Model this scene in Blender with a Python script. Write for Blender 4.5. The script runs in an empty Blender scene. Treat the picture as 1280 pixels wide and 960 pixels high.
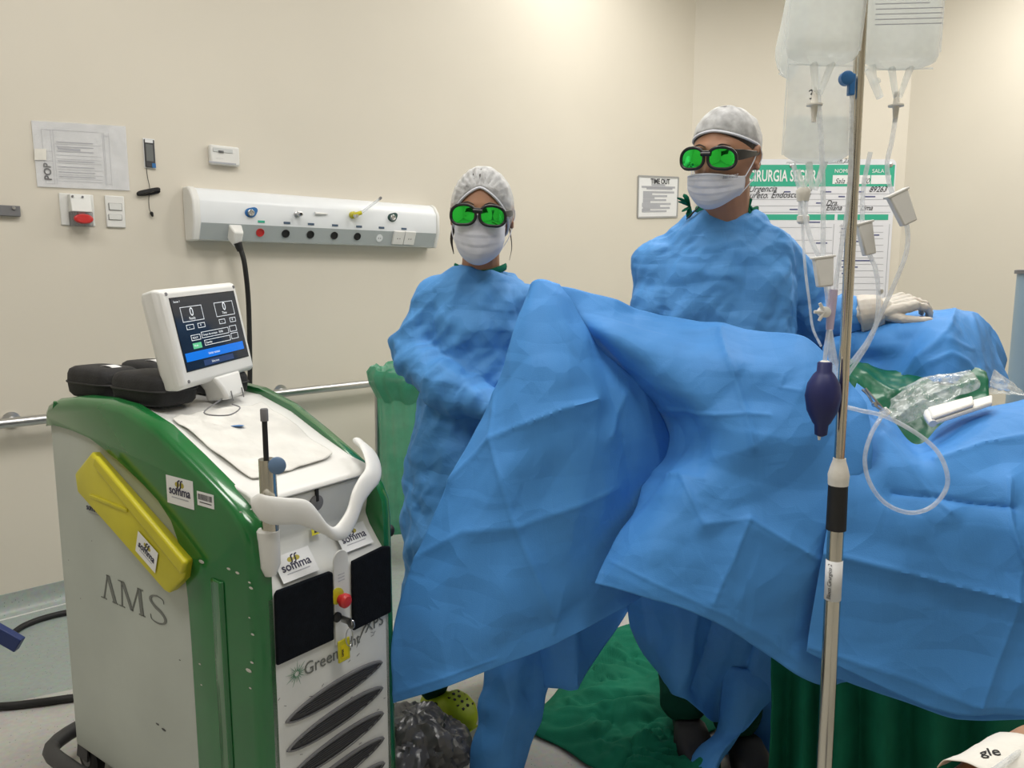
import bpy, bmesh, math, random
import numpy as np
from mathutils import Vector, Matrix, noise

# ------------------------------------------------------------------ camera, light, exposure
FOC = 960.0
PITCH = math.radians(7.95)
CAM_H = 1.32
scene = bpy.context.scene
COL = scene.collection
cd = bpy.data.cameras.new('camera'); cam = bpy.data.objects.new('camera', cd); COL.objects.link(cam)
cam.location = (0, 0, CAM_H); cam.rotation_euler = (math.pi / 2 - PITCH, 0, 0)
cd.sensor_width = 36.0; cd.lens = 36.0 * FOC / 1280.0; cd.clip_start = 0.02
scene.camera = cam
world = bpy.data.worlds.new('world'); scene.world = world; world.use_nodes = True
world.node_tree.nodes['Background'].inputs[0].default_value = (1, 0.96, 0.9, 1)
world.node_tree.nodes['Background'].inputs[1].default_value = 0.05
vs = scene.view_settings
vs.view_transform = "Standard"; vs.look = "None"; vs.gamma = 1.0; vs.use_curve_mapping = False
vs.exposure = -0.62
CEIL = 3.6
LIGHTS = [(-1.6, 0.6, 44), (0.9, 0.6, 40), (-0.2, 1.9, 38), (1.6, 2.9, 46), (0.9, 4.5, 26), (3.35, 4.45, 62)]
for i, (lx, ly, pw) in enumerate(LIGHTS):
    ld = bpy.data.lights.new('ceiling_lamp', 'AREA'); ld.shape = 'RECTANGLE'; ld.size = 1.15; ld.size_y = 0.55
    ld.energy = pw; ld.color = (1.0, 0.97, 0.92)
    lo = bpy.data.objects.new('ceiling_lamp', ld); COL.objects.link(lo); lo.location = (lx, ly, CEIL - 0.045)

# ------------------------------------------------------------------ helpers
def V(*a): return np.array(a, float)
CP = V(0, 0, CAM_H)
def ray(px, py):
    x, y = px - 640.0, py - 480.0
    return V(x, FOC * math.cos(PITCH) - y * math.sin(PITCH), -(y * math.cos(PITCH) + FOC * math.sin(PITCH)))
def at(px, py, Y):
    r = ray(px, py); return CP + r * (Y / r[1])
def onpl(px, py, p0, n):
    r = ray(px, py); return CP + r * (np.dot(p0 - CP, n) / np.dot(r, n))
def onz(px, py, z):
    r = ray(px, py); return CP + r * ((z - CAM_H) / r[2])
def proj(P):
    d = P - CP
    f = d[..., 1] * math.cos(PITCH) - d[..., 2] * math.sin(PITCH)
    u = d[..., 1] * math.sin(PITCH) + d[..., 2] * math.cos(PITCH)
    return 640 + FOC * d[..., 0] / f, 480 - FOC * u / f
def unit(v):
    v = np.array(v, float); return v / (np.linalg.norm(v) + 1e-12)

def worldloc(o):
    v = Vector((0, 0, 0))
    while o is not None:
        v = v + Vector(o.location); o = o.parent
    return v
def tag(o, label=None, cat=None, group=None, kind=None):
    if label: o['label'] = label
    if cat: o['category'] = cat
    if group: o['group'] = group
    if kind: o['kind'] = kind
    return o
def thing(name, loc, label, cat, group=None):
    o = bpy.data.objects.new(name, None); COL.objects.link(o); o.location = tuple(loc)
    o.empty_display_size = 0.1
    return tag(o, label, cat, group)

class MB:
    def __init__(s): s.v = []; s.f = []
    def add(s, vs, fs):
        n = len(s.v); s.v += [tuple(float(c) for c in v) for v in vs]; s.f += [tuple(i + n for i in f) for f in fs]; return s
    def box(s, c, ax, ay, az):
        """centre and three half-extent vectors"""
        c, ax, ay, az = map(np.array, (c, ax, ay, az))
        vs = [c + i * ax + j * ay + k * az for i in (-1, 1) for j in (-1, 1) for k in (-1, 1)]
        return s.add(vs, [(0, 1, 3, 2), (4, 6, 7, 5), (0, 4, 5, 1), (2, 3, 7, 6), (0, 2, 6, 4), (1, 5, 7, 3)])
    def prism(s, pts, d):
        n = len(pts); d = np.array(d, float)
        vs = [np.array(p, float) for p in pts]; vs += [p + d for p in vs]
        fs = [tuple(range(n))[::-1], tuple(range(n, 2 * n))] + [(i, (i + 1) % n, (i + 1) % n + n, i + n) for i in range(n)]
        return s.add(vs, fs)
    def rings(s, rings, cap=True):
        n = len(rings[0]); vs = [p for r in rings for p in r]; fs = []
        for k in range(len(rings) - 1):
            for i in range(n):
                j = (i + 1) % n; fs.append((k * n + i, k * n + j, (k + 1) * n + j, (k + 1) * n + i))
        if cap:
            fs.append(tuple(range(n))[::-1]); fs.append(tuple((len(rings) - 1) * n + i for i in range(n)))
        return s.add(vs, fs)
    def tube(s, path, r, seg=10, closed=False, smooth=0, sc=(1, 1)):
        P = [np.array(p, float) for p in path]
        if smooth: P = spline(P, smooth, closed)
        n = len(P); rr = r if isinstance(r, (list, tuple, np.ndarray)) else [r] * n
        if len(rr) != n: rr = np.interp(np.linspace(0, 1, n), np.linspace(0, 1, len(rr)), rr)
        rings = []; u = None
        for i in range(n):
            a = P[(i - 1) % n] if (closed or i > 0) else P[i]; b = P[(i + 1) % n] if (closed or i < n - 1) else P[i]
            t = unit(b - a)
            if u is None:
                u = np.cross(t, V(0, 0, 1)); u = u if np.linalg.norm(u) > .1 else np.cross(t, V(1, 0, 0))
            u = unit(u - t * np.dot(u, t)); w = np.cross(t, u)
            rings.append([P[i] + rr[i] * (sc[0] * math.cos(q) * u + sc[1] * math.sin(q) * w) for q in np.linspace(0, 2 * math.pi, seg, endpoint=False)])
        if closed: rings.append(rings[0]); return s.rings(rings, False)
        return s.rings(rings)
    def lathe(s, c, axis, prof, seg=20, u=None, sc=(1, 1)):
        """prof: (distance along axis, radius)"""
        axis = unit(axis)
        if u is None: u = np.cross(axis, V(0, 0, 1)) if abs(axis[2]) < .9 else V(1, 0, 0)
        u = unit(np.array(u) - axis * np.dot(u, axis)); w = np.cross(axis, u); c = np.array(c, float)
        return s.rings([[c + h * axis + max(r, 1e-5) * (sc[0] * math.cos(q) * u + sc[1] * math.sin(q) * w) for q in np.linspace(0, 2 * math.pi, seg, endpoint=False)] for h, r in prof])
    def capsule(s, p0, p1, r0, r1, seg=14):
        p0, p1 = np.array(p0, float), np.array(p1, float); L = np.linalg.norm(p1 - p0)
        pr = [(-r0 * math.cos(a), r0 * math.sin(a)) for a in np.linspace(0.05, math.pi / 2, 5)] + [(L + r1 * math.sin(a), r1 * math.cos(a)) for a in np.linspace(0, math.pi / 2 - .05, 5)]
        return s.lathe(p0, p1 - p0, pr, seg)
    def grid(s, G):
        n, m = len(G), len(G[0])
        return s.add([p for r in G for p in r], [(i * m + j, i * m + j + 1, (i + 1) * m + j + 1, (i + 1) * m + j) for i in range(n - 1) for j in range(m - 1)])
    def ell(s, c, r, seg=16, M=None):
        vs = []; fs = []; c = np.array(c, float); n = seg // 2
        rings = []
        for k in range(n + 1):
            th = math.pi * (k + .02) / (n + .04); ring = []
            for q in np.linspace(0, 2 * math.pi, seg, endpoint=False):
                p = V(r[0] * math.sin(th) * math.cos(q), r[1] * math.sin(th) * math.sin(q), -r[2] * math.cos(th))
                if M is not None: p = M @ p
                ring.append(c + p)
            rings.append(ring)
        return s.rings(rings)
    def link(s, name, mat, parent=None, smooth=40, bevel=0, segs=2, solid=0, sub=0, off=0, recalc=True):
        base = worldloc(parent) if parent else Vector((0, 0, 0))
        me = bpy.data.meshes.new(name); v = np.array(s.v) - np.array(base)
        me.from_pydata(v.tolist(), [], s.f)
        if recalc:
            bm = bmesh.new(); bm.from_mesh(me); bmesh.ops.recalc_face_normals(bm, faces=bm.faces); bm.to_mesh(me); bm.free()
        return finish(name, me, mat, parent, smooth, bevel, segs, solid, sub, off)
def finish(name, me, mat, parent=None, smooth=40, bevel=0, segs=2, solid=0, sub=0, off=0):
    me.materials.clear(); me.materials.append(mat)
    if smooth:
        me.polygons.foreach_set('use_smooth', [True] * len(me.polygons))
        if smooth < 180: me.set_sharp_from_angle(angle=math.radians(smooth))
    o = bpy.data.objects.new(name, me); COL.objects.link(o)
    if parent: o.parent = parent
    if sub:
        m = o.modifiers.new('s', 'SUBSURF'); m.levels = m.render_levels = sub
    if solid:
        m = o.modifiers.new('t', 'SOLIDIFY'); m.thickness = solid; m.offset = off
    if bevel:
        m = o.modifiers.new('b', 'BEVEL'); m.width = bevel; m.segments = segs; m.limit_method = 'ANGLE'; m.angle_limit = math.radians(35)
        m.harden_normals = False
    return o
def spline(P, k, closed=False):
    P = [np.array(p, float) for p in P]; n = len(P); out = []
    g = (lambda i: P[i % n]) if closed else (lambda i: P[i] if 0 <= i < n else (2 * P[0] - P[1] if i < 0 else 2 * P[-1] - P[-2]))
    for i in range(n if closed else n - 1):
        a, b, c, d = g(i - 1), g(i), g(i + 1), g(i + 2)
        for j in range(k):
            t = j / k
            out.append(.5 * (2 * b + (c - a) * t + (2 * a - 5 * b + 4 * c - d) * t * t + (3 * b - a - 3 * c + d) * t ** 3))
    if not closed: out.append(P[-1])
    return out

# ------------------------------------------------------------------ materials
MATS = {}
def mat(name, col, rough=.5, metal=0., noise_amt=0., nscale=8., bump=0., bscale=60., spec=.5, emit=0, alpha=1., trans=0., coat=0., col2=None, transl=0., sub=0.):
    if name in MATS: return MATS[name]
    m = bpy.data.materials.new(name); MATS[name] = m; m.use_nodes = True
    nt = m.node_tree; N = nt.nodes; L = nt.links; b = N['Principled BSDF']
    b.inputs['Base Color'].default_value = (*col, 1); b.inputs['Roughness'].default_value = rough; b.inputs['Metallic'].default_value = metal
    b.inputs['Specular IOR Level'].default_value = spec; b.inputs['Coat Weight'].default_value = coat
    b.inputs['Alpha'].default_value = alpha; b.inputs['Transmission Weight'].default_value = trans
    if sub: b.inputs['Subsurface Weight'].default_value = sub; b.inputs['Subsurface Radius'].default_value = (.01, .004, .002); b.inputs['Subsurface Scale'].default_value = 1
    if emit:
        b.inputs['Emission Color'].default_value = (*col, 1); b.inputs['Emission Strength'].default_value = emit
    tc = N.new('ShaderNodeTexCoord')
    if noise_amt or col2:
        nz = N.new('ShaderNodeTexNoise'); nz.inputs['Scale'].default_value = nscale; nz.inputs['Detail'].default_value = 6
        L.new(tc.outputs['Object'], nz.inputs['Vector'])
        rp = N.new('ShaderNodeValToRGB'); rp.color_ramp.elements[0].position = .35; rp.color_ramp.elements[1].position = .65
        c2 = col2 if col2 else tuple(c * (1 - noise_amt) for c in col)
        rp.color_ramp.elements[0].color = (*c2, 1); rp.color_ramp.elements[1].color = (*col, 1)
        L.new(nz.outputs['Fac'], rp.inputs['Fac']); L.new(rp.outputs['Color'], b.inputs['Base Color'])
    if bump:
        nb = N.new('ShaderNodeTexNoise'); nb.inputs['Scale'].default_value = bscale; nb.inputs['Detail'].default_value = 4
        L.new(tc.outputs['Object'], nb.inputs['Vector'])
        bp = N.new('ShaderNodeBump'); bp.inputs['Strength'].default_value = bump; bp.inputs['Distance'].default_value = .002
        L.new(nb.outputs['Fac'], bp.inputs['Height']); L.new(bp.outputs['Normal'], b.inputs['Normal'])
    if transl:
        tr = N.new('ShaderNodeBsdfTranslucent'); tr.inputs['Color'].default_value = (*col, 1)
        mx = N.new('ShaderNodeMixShader'); mx.inputs[0].default_value = transl
        L.new(b.outputs[0], mx.inputs[1]); L.new(tr.outputs[0], mx.inputs[2]); L.new(mx.outputs[0], N['Material Output'].inputs['Surface'])
    return m
wallm = mat('wall_paint', (.70, .655, .565), .55, noise_amt=.04, nscale=1.2, bump=.06, bscale=90)
ceilm = mat('ceiling_paint', (.8, .78, .73), .8, noise_amt=.03)
BLUE = (.082, .325, .780)
drapem = mat('blue_nonwoven', BLUE, .62, noise_amt=.06, nscale=5, bump=.25, bscale=420, spec=.35, transl=.14)
gownm = mat('gown_nonwoven', (.100, .345, .780), .62, noise_amt=.05, nscale=6, bump=.25, bscale=420, spec=.35, transl=.10)
greencloth = mat('green_cotton', (.007, .17, .095), .85, noise_amt=.2, nscale=9, bump=.4, bscale=300, spec=.2)
def add_creases(m, s1, s2, dist):
    """fine sharp crinkle lines of stiff nonwoven, as relief"""
    nt = m.node_tree; N = nt.nodes; L = nt.links; b = N['Principled BSDF']
    tc = N.new('ShaderNodeTexCoord'); nz = N.new('ShaderNodeTexNoise'); nz.inputs['Scale'].default_value = 3.; L.new(tc.outputs['Object'], nz.inputs['Vector'])
    mx = N.new('ShaderNodeMix'); mx.data_type = 'RGBA'; mx.inputs[0].default_value = .12; L.new(tc.outputs['Object'], mx.inputs[6]); L.new(nz.outputs['Color'], mx.inputs[7])
    prev = b.inputs['Normal'].links[0].from_socket if b.inputs['Normal'].links else None
    for sc_, k in ((s1, 1.), (s2, .5)):
        v = N.new('ShaderNodeTexVoronoi'); v.feature = 'F1'; v.distance = 'MANHATTAN'; v.inputs['Scale'].default_value = sc_; v.inputs['Randomness'].default_value = 1.; L.new(mx.outputs[2], v.inputs['Vector'])
        bp = N.new('ShaderNodeBump'); bp.inputs['Strength'].default_value = .55; bp.inputs['Distance'].default_value = dist * k; L.new(v.outputs['Distance'], bp.inputs['Height'])
        if prev: L.new(prev, bp.inputs['Normal'])
        prev = bp.outputs[0]
    L.new(prev, b.inputs['Normal'])
add_creases(drapem, 3.2, 9., .022); add_creases(gownm, 7., 17., .018)
darkgreencloth = mat('dark_green_cotton', (.005, .065, .042), .85, noise_amt=.2, nscale=9, bump=.4, bscale=300, spec=.2)
white = mat('white_plastic', (.78, .78, .76), .35, noise_amt=.05, nscale=6, bump=.05)
whiteg = mat('worn_white_plastic', (.74, .75, .73), .4, noise_amt=.10, nscale=7, bump=.08)
sidem = mat('grey_white_enamel', (.50, .54, .50), .45, noise_amt=.10, nscale=4, bump=.05)
panelw = mat('panel_white', (.80, .83, .86), .3, noise_amt=.03)
panelg = mat('panel_grey', (.42, .46, .47), .35, noise_amt=.05)
greenp = mat('green_lacquer', (.010, .150, .035), .22, noise_amt=.12, nscale=5, coat=.5)
black = mat('black_rubber', (.012, .012, .013), .6, noise_amt=.2, bump=.2)
blackcase = mat('black_fabric', (.018, .018, .02), .75, noise_amt=.3, nscale=40, bump=.5, bscale=200)
padm = mat('black_foam_pad', (.006, .008, .012), .9, bump=.6, bscale=250, noise_amt=.3, nscale=60, spec=.15)
grey = mat('grey_plastic', (.18, .18, .19), .5, noise_amt=.1, bump=.1)
dgrey = mat('dark_grey_plastic', (.06, .06, .065), .5, noise_amt=.15, bump=.1)
chrome = mat('steel', (.62, .58, .50), .16, 1., noise_amt=.08, nscale=3)
chrome2 = mat('brushed_steel', (.55, .55, .55), .3, 1., noise_amt=.08, nscale=20)
yellow = mat('yellow_plastic', (.62, .56, .02), .4, noise_amt=.12, nscale=9, bump=.08)
red = mat('red_plastic', (.55, .03, .03), .3, noise_amt=.08)
bluep = mat('navy_rubber', (.014, .02, .12), .5, noise_amt=.1, nscale=20)
clipblue = mat('blue_clip', (.03, .16, .42), .35, noise_amt=.05)
paper = mat('white_paper', (.80, .81, .82), .7, noise_amt=.03)
ink = mat('black_ink', (.03, .03, .035), .7, noise_amt=.02)
lightink = mat('grey_print', (.42, .43, .47), .7, noise_amt=.02)
greyink = mat('grey_letters', (.16, .17, .16), .5, noise_amt=.05)
boardgreen = mat('green_print', (.035, .40, .26), .5, noise_amt=.03)
gold = mat('olive_gold_print', (.42, .36, .05), .5, noise_amt=.03)
skinw = mat('skin_brown', (.40, .20, .115), .5, noise_amt=.12, nscale=18, bump=.1, bscale=300, sub=.15)
skinm = mat('skin_tan', (.42, .215, .13), .5, noise_amt=.12, nscale=18, bump=.1, bscale=300, sub=.15)
skinp = mat('skin_patient', (.45, .25, .14), .5, noise_amt=.15, nscale=14, bump=.15, bscale=250, sub=.15)
hairm = mat('dark_hair', (.03, .022, .018), .6, noise_amt=.4, nscale=60, bump=.5, bscale=120)
maskm = mat('mask_white', (.74, .76, .84), .75, noise_amt=.04, bump=.15, bscale=300, transl=.1)
glovem = mat('latex_glove', (.56, .52, .46), .5, noise_amt=.08, nscale=25, bump=.15, bscale=120, sub=.1)
knit = mat('knit_cuff', (.66, .64, .60), .9, noise_amt=.1, nscale=80, bump=.5, bscale=250)
framem = mat('black_goggle_frame', (.012, .012, .014), .35, noise_amt=.1)
croc = mat('lime_clog', (.50, .62, .01), .5, noise_amt=.06, nscale=12, bump=.1)
tapem = mat('white_tape', (.78, .76, .70), .6, noise_amt=.08, nscale=30, bump=.3, bscale=150)
linen = mat('white_linen', (.80, .79, .76), .85, noise_amt=.05, nscale=20, bump=.4, bscale=200)
screenoff = mat('screen_glass', (.010, .016, .030), .12, emit=.5, noise_amt=.3)
scrline = mat('screen_white', (.75, .8, .85), .4, emit=.55)
scrblue = mat('screen_blue', (.0, .16, .72), .3, emit=.55)
scrgreen = mat('screen_green', (.12, .55, .28), .3, emit=.4)
scrpanel = mat('screen_panel', (.02, .045, .14), .3, emit=.4)
teal = mat('pale_blue_metal', (.30, .42, .52), .4, noise_amt=.05)
lampm = mat('lamp_diffuser', (1., .97, .92), .5, emit=4.)
eyem = mat('eye_white', (.8, .8, .78), .2)

def lens_mat():
    m = mat('green_mirror_lens', (.06, .80, .10), .07, 1.)
    nt = m.node_tree; N = nt.nodes; L = nt.links; b = N['Principled BSDF']
    lw = N.new('ShaderNodeLayerWeight'); lw.inputs[0].default_value = .35
    r = N.new('ShaderNodeValToRGB'); r.color_ramp.elements[0].color = (.05, .85, .10, 1); r.color_ramp.elements[1].color = (.02, .55, .25, 1)
    r.color_ramp.elements[0].position = .1; r.color_ramp.elements[1].position = .7
    L.new(lw.outputs['Facing'], r.inputs[0]); L.new(r.outputs[0], b.inputs['Base Color'])
    return m
lensm = lens_mat()
def sheer(name, col, alpha, rough=.3, streak=0., scale=30., spec=.5, transl=.3):
    m = bpy.data.materials.new(name); MATS[name] = m; m.use_nodes = True; nt = m.node_tree; N = nt.nodes; L = nt.links
    b = N['Principled BSDF']; b.inputs['Base Color'].default_value = (*col, 1); b.inputs['Roughness'].default_value = rough; b.inputs['Specular IOR Level'].default_value = spec
    t = N.new('ShaderNodeBsdfTransparent'); tl = N.new('ShaderNodeBsdfTranslucent'); tl.inputs[0].default_value = (*col, 1)
    mx0 = N.new('ShaderNodeMixShader'); mx0.inputs[0].default_value = transl; L.new(b.outputs[0], mx0.inputs[1]); L.new(tl.outputs[0], mx0.inputs[2])
    mx = N.new('ShaderNodeMixShader'); L.new(t.outputs[0], mx.inputs[1]); L.new(mx0.outputs[0], mx.inputs[2]); mx.inputs[0].default_value = alpha
    tc = N.new('ShaderNodeTexCoord'); nz = N.new('ShaderNodeTexNoise'); nz.inputs['Scale'].default_value = scale; nz.inputs['Detail'].default_value = 3
    L.new(tc.outputs['Object'], nz.inputs['Vector'])
    if streak:
        mr = N.new('ShaderNodeMapRange'); mr.inputs['From Min'].default_value = .35; mr.inputs['From Max'].default_value = .65
        mr.inputs['To Min'].default_value = alpha - streak; mr.inputs['To Max'].default_value = min(1, alpha + streak)
        L.new(nz.outputs['Fac'], mr.inputs['Value']); L.new(mr.outputs[0], mx.inputs[0])
    bp = N.new('ShaderNodeBump'); bp.inputs['Strength'].default_value = .3; bp.inputs['Distance'].default_value = .003
    L.new(nz.outputs['Fac'], bp.inputs['Height']); L.new(bp.outputs[0], b.inputs['Normal'])
    L.new(mx.outputs[0], N['Material Output'].inputs['Surface']); return m
capm = sheer('bouffant_cap', (.84, .85, .86), .60, .7, .14, 34., .2, .2)
bagm = sheer('saline_bag', (.90, .93, .92), .38, .10, .06, 14., .9, .35)
liquidm = sheer('saline_liquid', (.92, .95, .93), .40, .12, .04, 10., .8, .4)
tubem = sheer('clear_tube', (.82, .86, .90), .40, .06, .10, 40., 1., .3)
clearm = sheer('clear_plastic_film', (.80, .84, .84), .36, .10, .22, 45., 1., .2)
greenfilm = sheer('green_plastic_film', (.08, .40, .24), .74, .3, .1, 12., .6, .25)
greensheet = mat('green_plastic_sheet', (.008, .14, .07), .34, noise_amt=.2, nscale=10, bump=.2, bscale=60)
trashm = sheer('grey_bin_liner', (.10, .10, .105), .86, .30, .07, 14., .8, .1)
sleevem = sheer('document_sleeve', (.8, .8, .82), .22, .08, .06, 10., .8, .1)

def floor_mat(name, grad=True):
    m = bpy.data.materials.new(name); MATS[name] = m; m.use_nodes = True; nt = m.node_tree; N = nt.nodes; L = nt.links; b = N['Principled BSDF']
    tc = N.new('ShaderNodeTexCoord')
    def vor(scale, lo, hi):
        v = N.new('ShaderNodeTexVoronoi'); v.inputs['Scale'].default_value = scale; L.new(tc.outputs['Object'], v.inputs['Vector'])
        n = N.new('ShaderNodeMapRange'); n.inputs['From Min'].default_value = lo; n.inputs['From Max'].default_value = hi
        L.new(v.outputs['Distance'], n.inputs['Value']); return v, n
    v1, chips = vor(110, .12, .2)
    sep = N.new('ShaderNodeSeparateColor'); L.new(v1.outputs['Color'], sep.inputs[0])
    gt = N.new('ShaderNodeMath'); gt.operation = 'GREATER_THAN'; gt.inputs[1].default_value = .78; L.new(sep.outputs[0], gt.inputs[0])
    inv = N.new('ShaderNodeMath'); inv.operation = 'SUBTRACT'; inv.inputs[0].default_value = 1; L.new(chips.outputs[0], inv.inputs[1])
    ch = N.new('ShaderNodeMath'); ch.operation = 'MULTIPLY'; L.new(gt.outputs[0], ch.inputs[0]); L.new(inv.outputs[0], ch.inputs[1])
    basec = N.new('ShaderNodeMix'); basec.data_type = 'RGBA'
    basec.inputs[6].default_value = (.56, .56, .53, 1); basec.inputs[7].default_value = (.36, .42, .40, 1)
    if grad:
        # inlay of greyer vinyl in front of the wall, bounded by a long gentle curve
        sx = N.new('ShaderNodeSeparateXYZ'); L.new(tc.outputs['Object'], sx.inputs[0])
        m1 = N.new('ShaderNodeMath'); m1.operation = 'MULTIPLY'; m1.inputs[1].default_value = -0.52; L.new(sx.outputs[0], m1.inputs[0])
        m2 = N.new('ShaderNodeMath'); m2.operation = 'ADD'; L.new(sx.outputs[1], m2.inputs[0]); L.new(m1.outputs[0], m2.inputs[1])
        m3 = N.new('ShaderNodeMath'); m3.operation = 'GREATER_THAN'; m3.inputs[1].default_value = 3.06; L.new(m2.outputs[0], m3.inputs[0])
        L.new(m3.outputs[0], basec.inputs[0])
    else: basec.inputs[0].default_value = .85
    mix = N.new('ShaderNodeMix'); mix.data_type = 'RGBA'; L.new(ch.outputs[0], mix.inputs[0]); L.new(basec.outputs[2], mix.inputs[6]); mix.inputs[7].default_value = (.10, .11, .11, 1)
    nz = N.new('ShaderNodeTexNoise'); nz.inputs['Scale'].default_value = 60; L.new(tc.outputs['Object'], nz.inputs['Vector'])
    mm = N.new('ShaderNodeMix'); mm.data_type = 'RGBA'; mm.blend_type = 'MULTIPLY'; mm.inputs[0].default_value = .35
    L.new(mix.outputs[2], mm.inputs[6]); L.new(nz.outputs['Color'], mm.inputs[7])
    L.new(mm.outputs[2], b.inputs['Base Color']); b.inputs['Roughness'].default_value = .38
    return m
floorm = floor_mat('terrazzo_vinyl'); covem = floor_mat('terrazzo_cove', False)

_rk = random.Random(11)
KV = [unit(V(_rk.gauss(0, 1), _rk.gauss(0, 1), _rk.gauss(0, 1))) for _ in range(9)]
def tri(t): t = t - math.floor(t + .5); return abs(2 * t)
def crumple(p, f, seed, nk=6):
    """straight sharp folds of stiff sheet cloth, -1..1"""
    w = noise.noise(Vector((p[0] * f * .55 + seed, p[1] * f * .55, p[2] * f * .55))); v = 0
    for i in range(nk):
        k = KV[(i + int(seed * 3)) % 9]; m = noise.noise(Vector((p[0] * f * .5 + i * 7.3, p[1] * f * .5 + seed, p[2] * f * .5)))
        m = max(0., min(1., m * 2.2 + .35)); v += m * (tri(float(p[0] * k[0] + p[1] * k[1] + p[2] * k[2]) * f + .9 * w + i * .37 + seed) - .5)
    return v
# ------------------------------------------------------------------ text
def text(s, size, o, xd, yd, m, parent, name='lettering', ext=.0004, align='LEFT', shear=0., bold=0., sx=1.):
    c = bpy.data.curves.new('t', 'FONT'); c.body = s; c.size = size; c.align_x = align; c.extrude = ext; c.shear = shear; c.offset = bold; c.resolution_u = 3
    t = bpy.data.objects.new('t', c); COL.objects.link(t)
    me = bpy.data.meshes.new_from_object(t.evaluated_get(bpy.context.evaluated_depsgraph_get()))
    bpy.data.objects.remove(t)
    X = unit(xd); Yv = unit(np.array(yd) - X * np.dot(yd, X)); Zv = np.cross(X, Yv)
    base = np.array(worldloc(parent)) if parent else V(0, 0, 0)
    for v in me.vertices:
        p = v.co; v.co = Vector(np.array(o) + X * p.x * sx + Yv * p.y + Zv * (p.z + ext) - base)
    me.name = name
    return finish(name, me, m, parent, smooth=0)

# ------------------------------------------------------------------ the room
WP = V(-2.01, 2.86, 0); WD = V(.734, .679, 0); WN = V(.679, -.734, 0); UP = V(0, 0, 1)     # long wall: point, direction, normal into the room
corners = [V(-4.2, .834, 0), V(1.35, 5.97, 0), V(2.97, 5.97, 0), V(5.2, 3.58, 0), V(3.3, -2.2, 0), V(-2.7, -2.2, 0)]
names = ['wall_left', 'wall_middle', 'wall_right', 'wall_far_right', 'wall_behind', 'wall_far_left']
cen = V(.5, 2, 0)
for i, n in enumerate(names):
    a, b = corners[i], corners[(i + 1) % 6]; d = unit(b - a); nn = unit(V(d[1], -d[0], 0))
    if np.dot(cen - a, nn) < 0: nn = -nn
    tag(MB().prism([a - d * .0, b, b - nn * .12, a - nn * .12], UP * CEIL).link(n, wallm), kind='structure')
    # coved skirting carried up from the floor vinyl
    prof = [(0, .085), (.006, .085), (.008, .05), (.016, .02), (.03, .006), (.045, .002), (.045, 0), (0, 0)]
    k = MB(); k.rings([[a + nn * o + UP * z for o, z in prof], [b + nn * o + UP * z for o, z in prof]])
    tag(k.link('baseboard_' + n[5:], covem, smooth=60), kind='structure')
    w = MB().prism([a + nn * .046, b + nn * .046, b + nn * .052, a + nn * .052], UP * .003)
    tag(w.link('trim_' + str(i + 1), white), kind='structure')
tag(MB().prism(corners, UP * -.1).link('floor', floorm), kind='structure')
tag(MB().prism([c + UP * CEIL for c in corners], UP * .1).link('ceiling', ceilm), kind='structure')
for (lx, ly, pw) in LIGHTS:
    t = thing('ceiling_light', (lx, ly, CEIL), 'rectangular ceiling light panel ' + {0: 'above the left side of the camera position', 1: 'above the right side of the camera position', 2: 'above the space before the woman', 3: 'above the operating table', 4: 'deep in the room near the checklist board', 5: 'close to the bright right wall'}[len([o for o in COL.objects if o.name.startswith('ceiling_light')])], 'ceiling light', 'ceiling light panels')
    f = MB()
    for sx, sy, hx, hy in ((-.61, 0, .02, .32), (.61, 0, .02, .32), (0, .30, .63, .02), (0, -.30, .63, .02)):
        f.box((lx + sx, ly + sy, CEIL - .02), (hx, 0, 0), (0, hy, 0), (0, 0, .02))
    f.link('frame', white, t)
    MB().box((lx, ly, CEIL - .012), (.59, 0, 0), (0, .28, 0), (0, 0, .01)).link('diffuser', lampm, t)

dr = thing('reflection_door_1', (1.6, -2.19, 0), None, None); dr['kind'] = 'structure'  # unseen door added behind the camera to vary reflections in goggles and chrome
MB().box((1.6, -2.15, 1.05), (.5, 0, 0), (0, .03, 0), (0, 0, 1.05)).link('leaf', mat('reflection_grey', (.18, .22, .24), .5), dr, bevel=.005)
MB().box((1.6, -2.11, 1.5), (.16, 0, 0), (0, .01, 0), (0, 0, .25)).link('glass', mat('reflection_dark', (.02, .02, .025), .1), dr)
wn = MB().box((-1.0, -2.15, 1.65), (.9, 0, 0), (0, .03, 0), (0, 0, .55)).link('reflection_window_1', mat('reflection_dark', (.02, .02, .025), .1)); wn['kind'] = 'structure'  # unseen dark pane, added only to be mirrored in the lenses and steel

# ------------------------------------------------------------------ things on the long wall
def W(px, py, off=0.): return onpl(px, py, WP + WN * off, WN)
def wbox(px0, py0, px1, py1, d, off=0.):
    """box on the wall between two photographed corners, standing d proud"""
    a, b = W(px0, py0, off), W(px1, py1, off)
    u0, u1 = np.dot(a - WP, WD), np.dot(b - WP, WD); z0, z1 = a[2], b[2]
    c = WP + WD * (u0 + u1) / 2 + UP * (z0 + z1) / 2 + WN * (off + d / 2)
    return c, WD * abs(u1 - u0) / 2, WN * d / 2, UP * abs(z1 - z0) / 2
def lines(mb, c, hx, hy, rows, u, v, n, h=.0012, off=.0008, seed=1, lo=.5, x0=-.9):
    rnd = random.Random(seed)
    for r in rows:
        w = rnd.uniform(lo, .95) - x0 if isinstance(r, (int, float)) else r[1]
        y = r if isinstance(r, (int, float)) else r[0]
        x1 = min(.92, x0 + w)
        mb.box(c + u * hx * (x0 + x1) / 2 + v * hy * y + n * off, u * hx * (x1 - x0) / 2, v * h, n * .0003)

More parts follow.
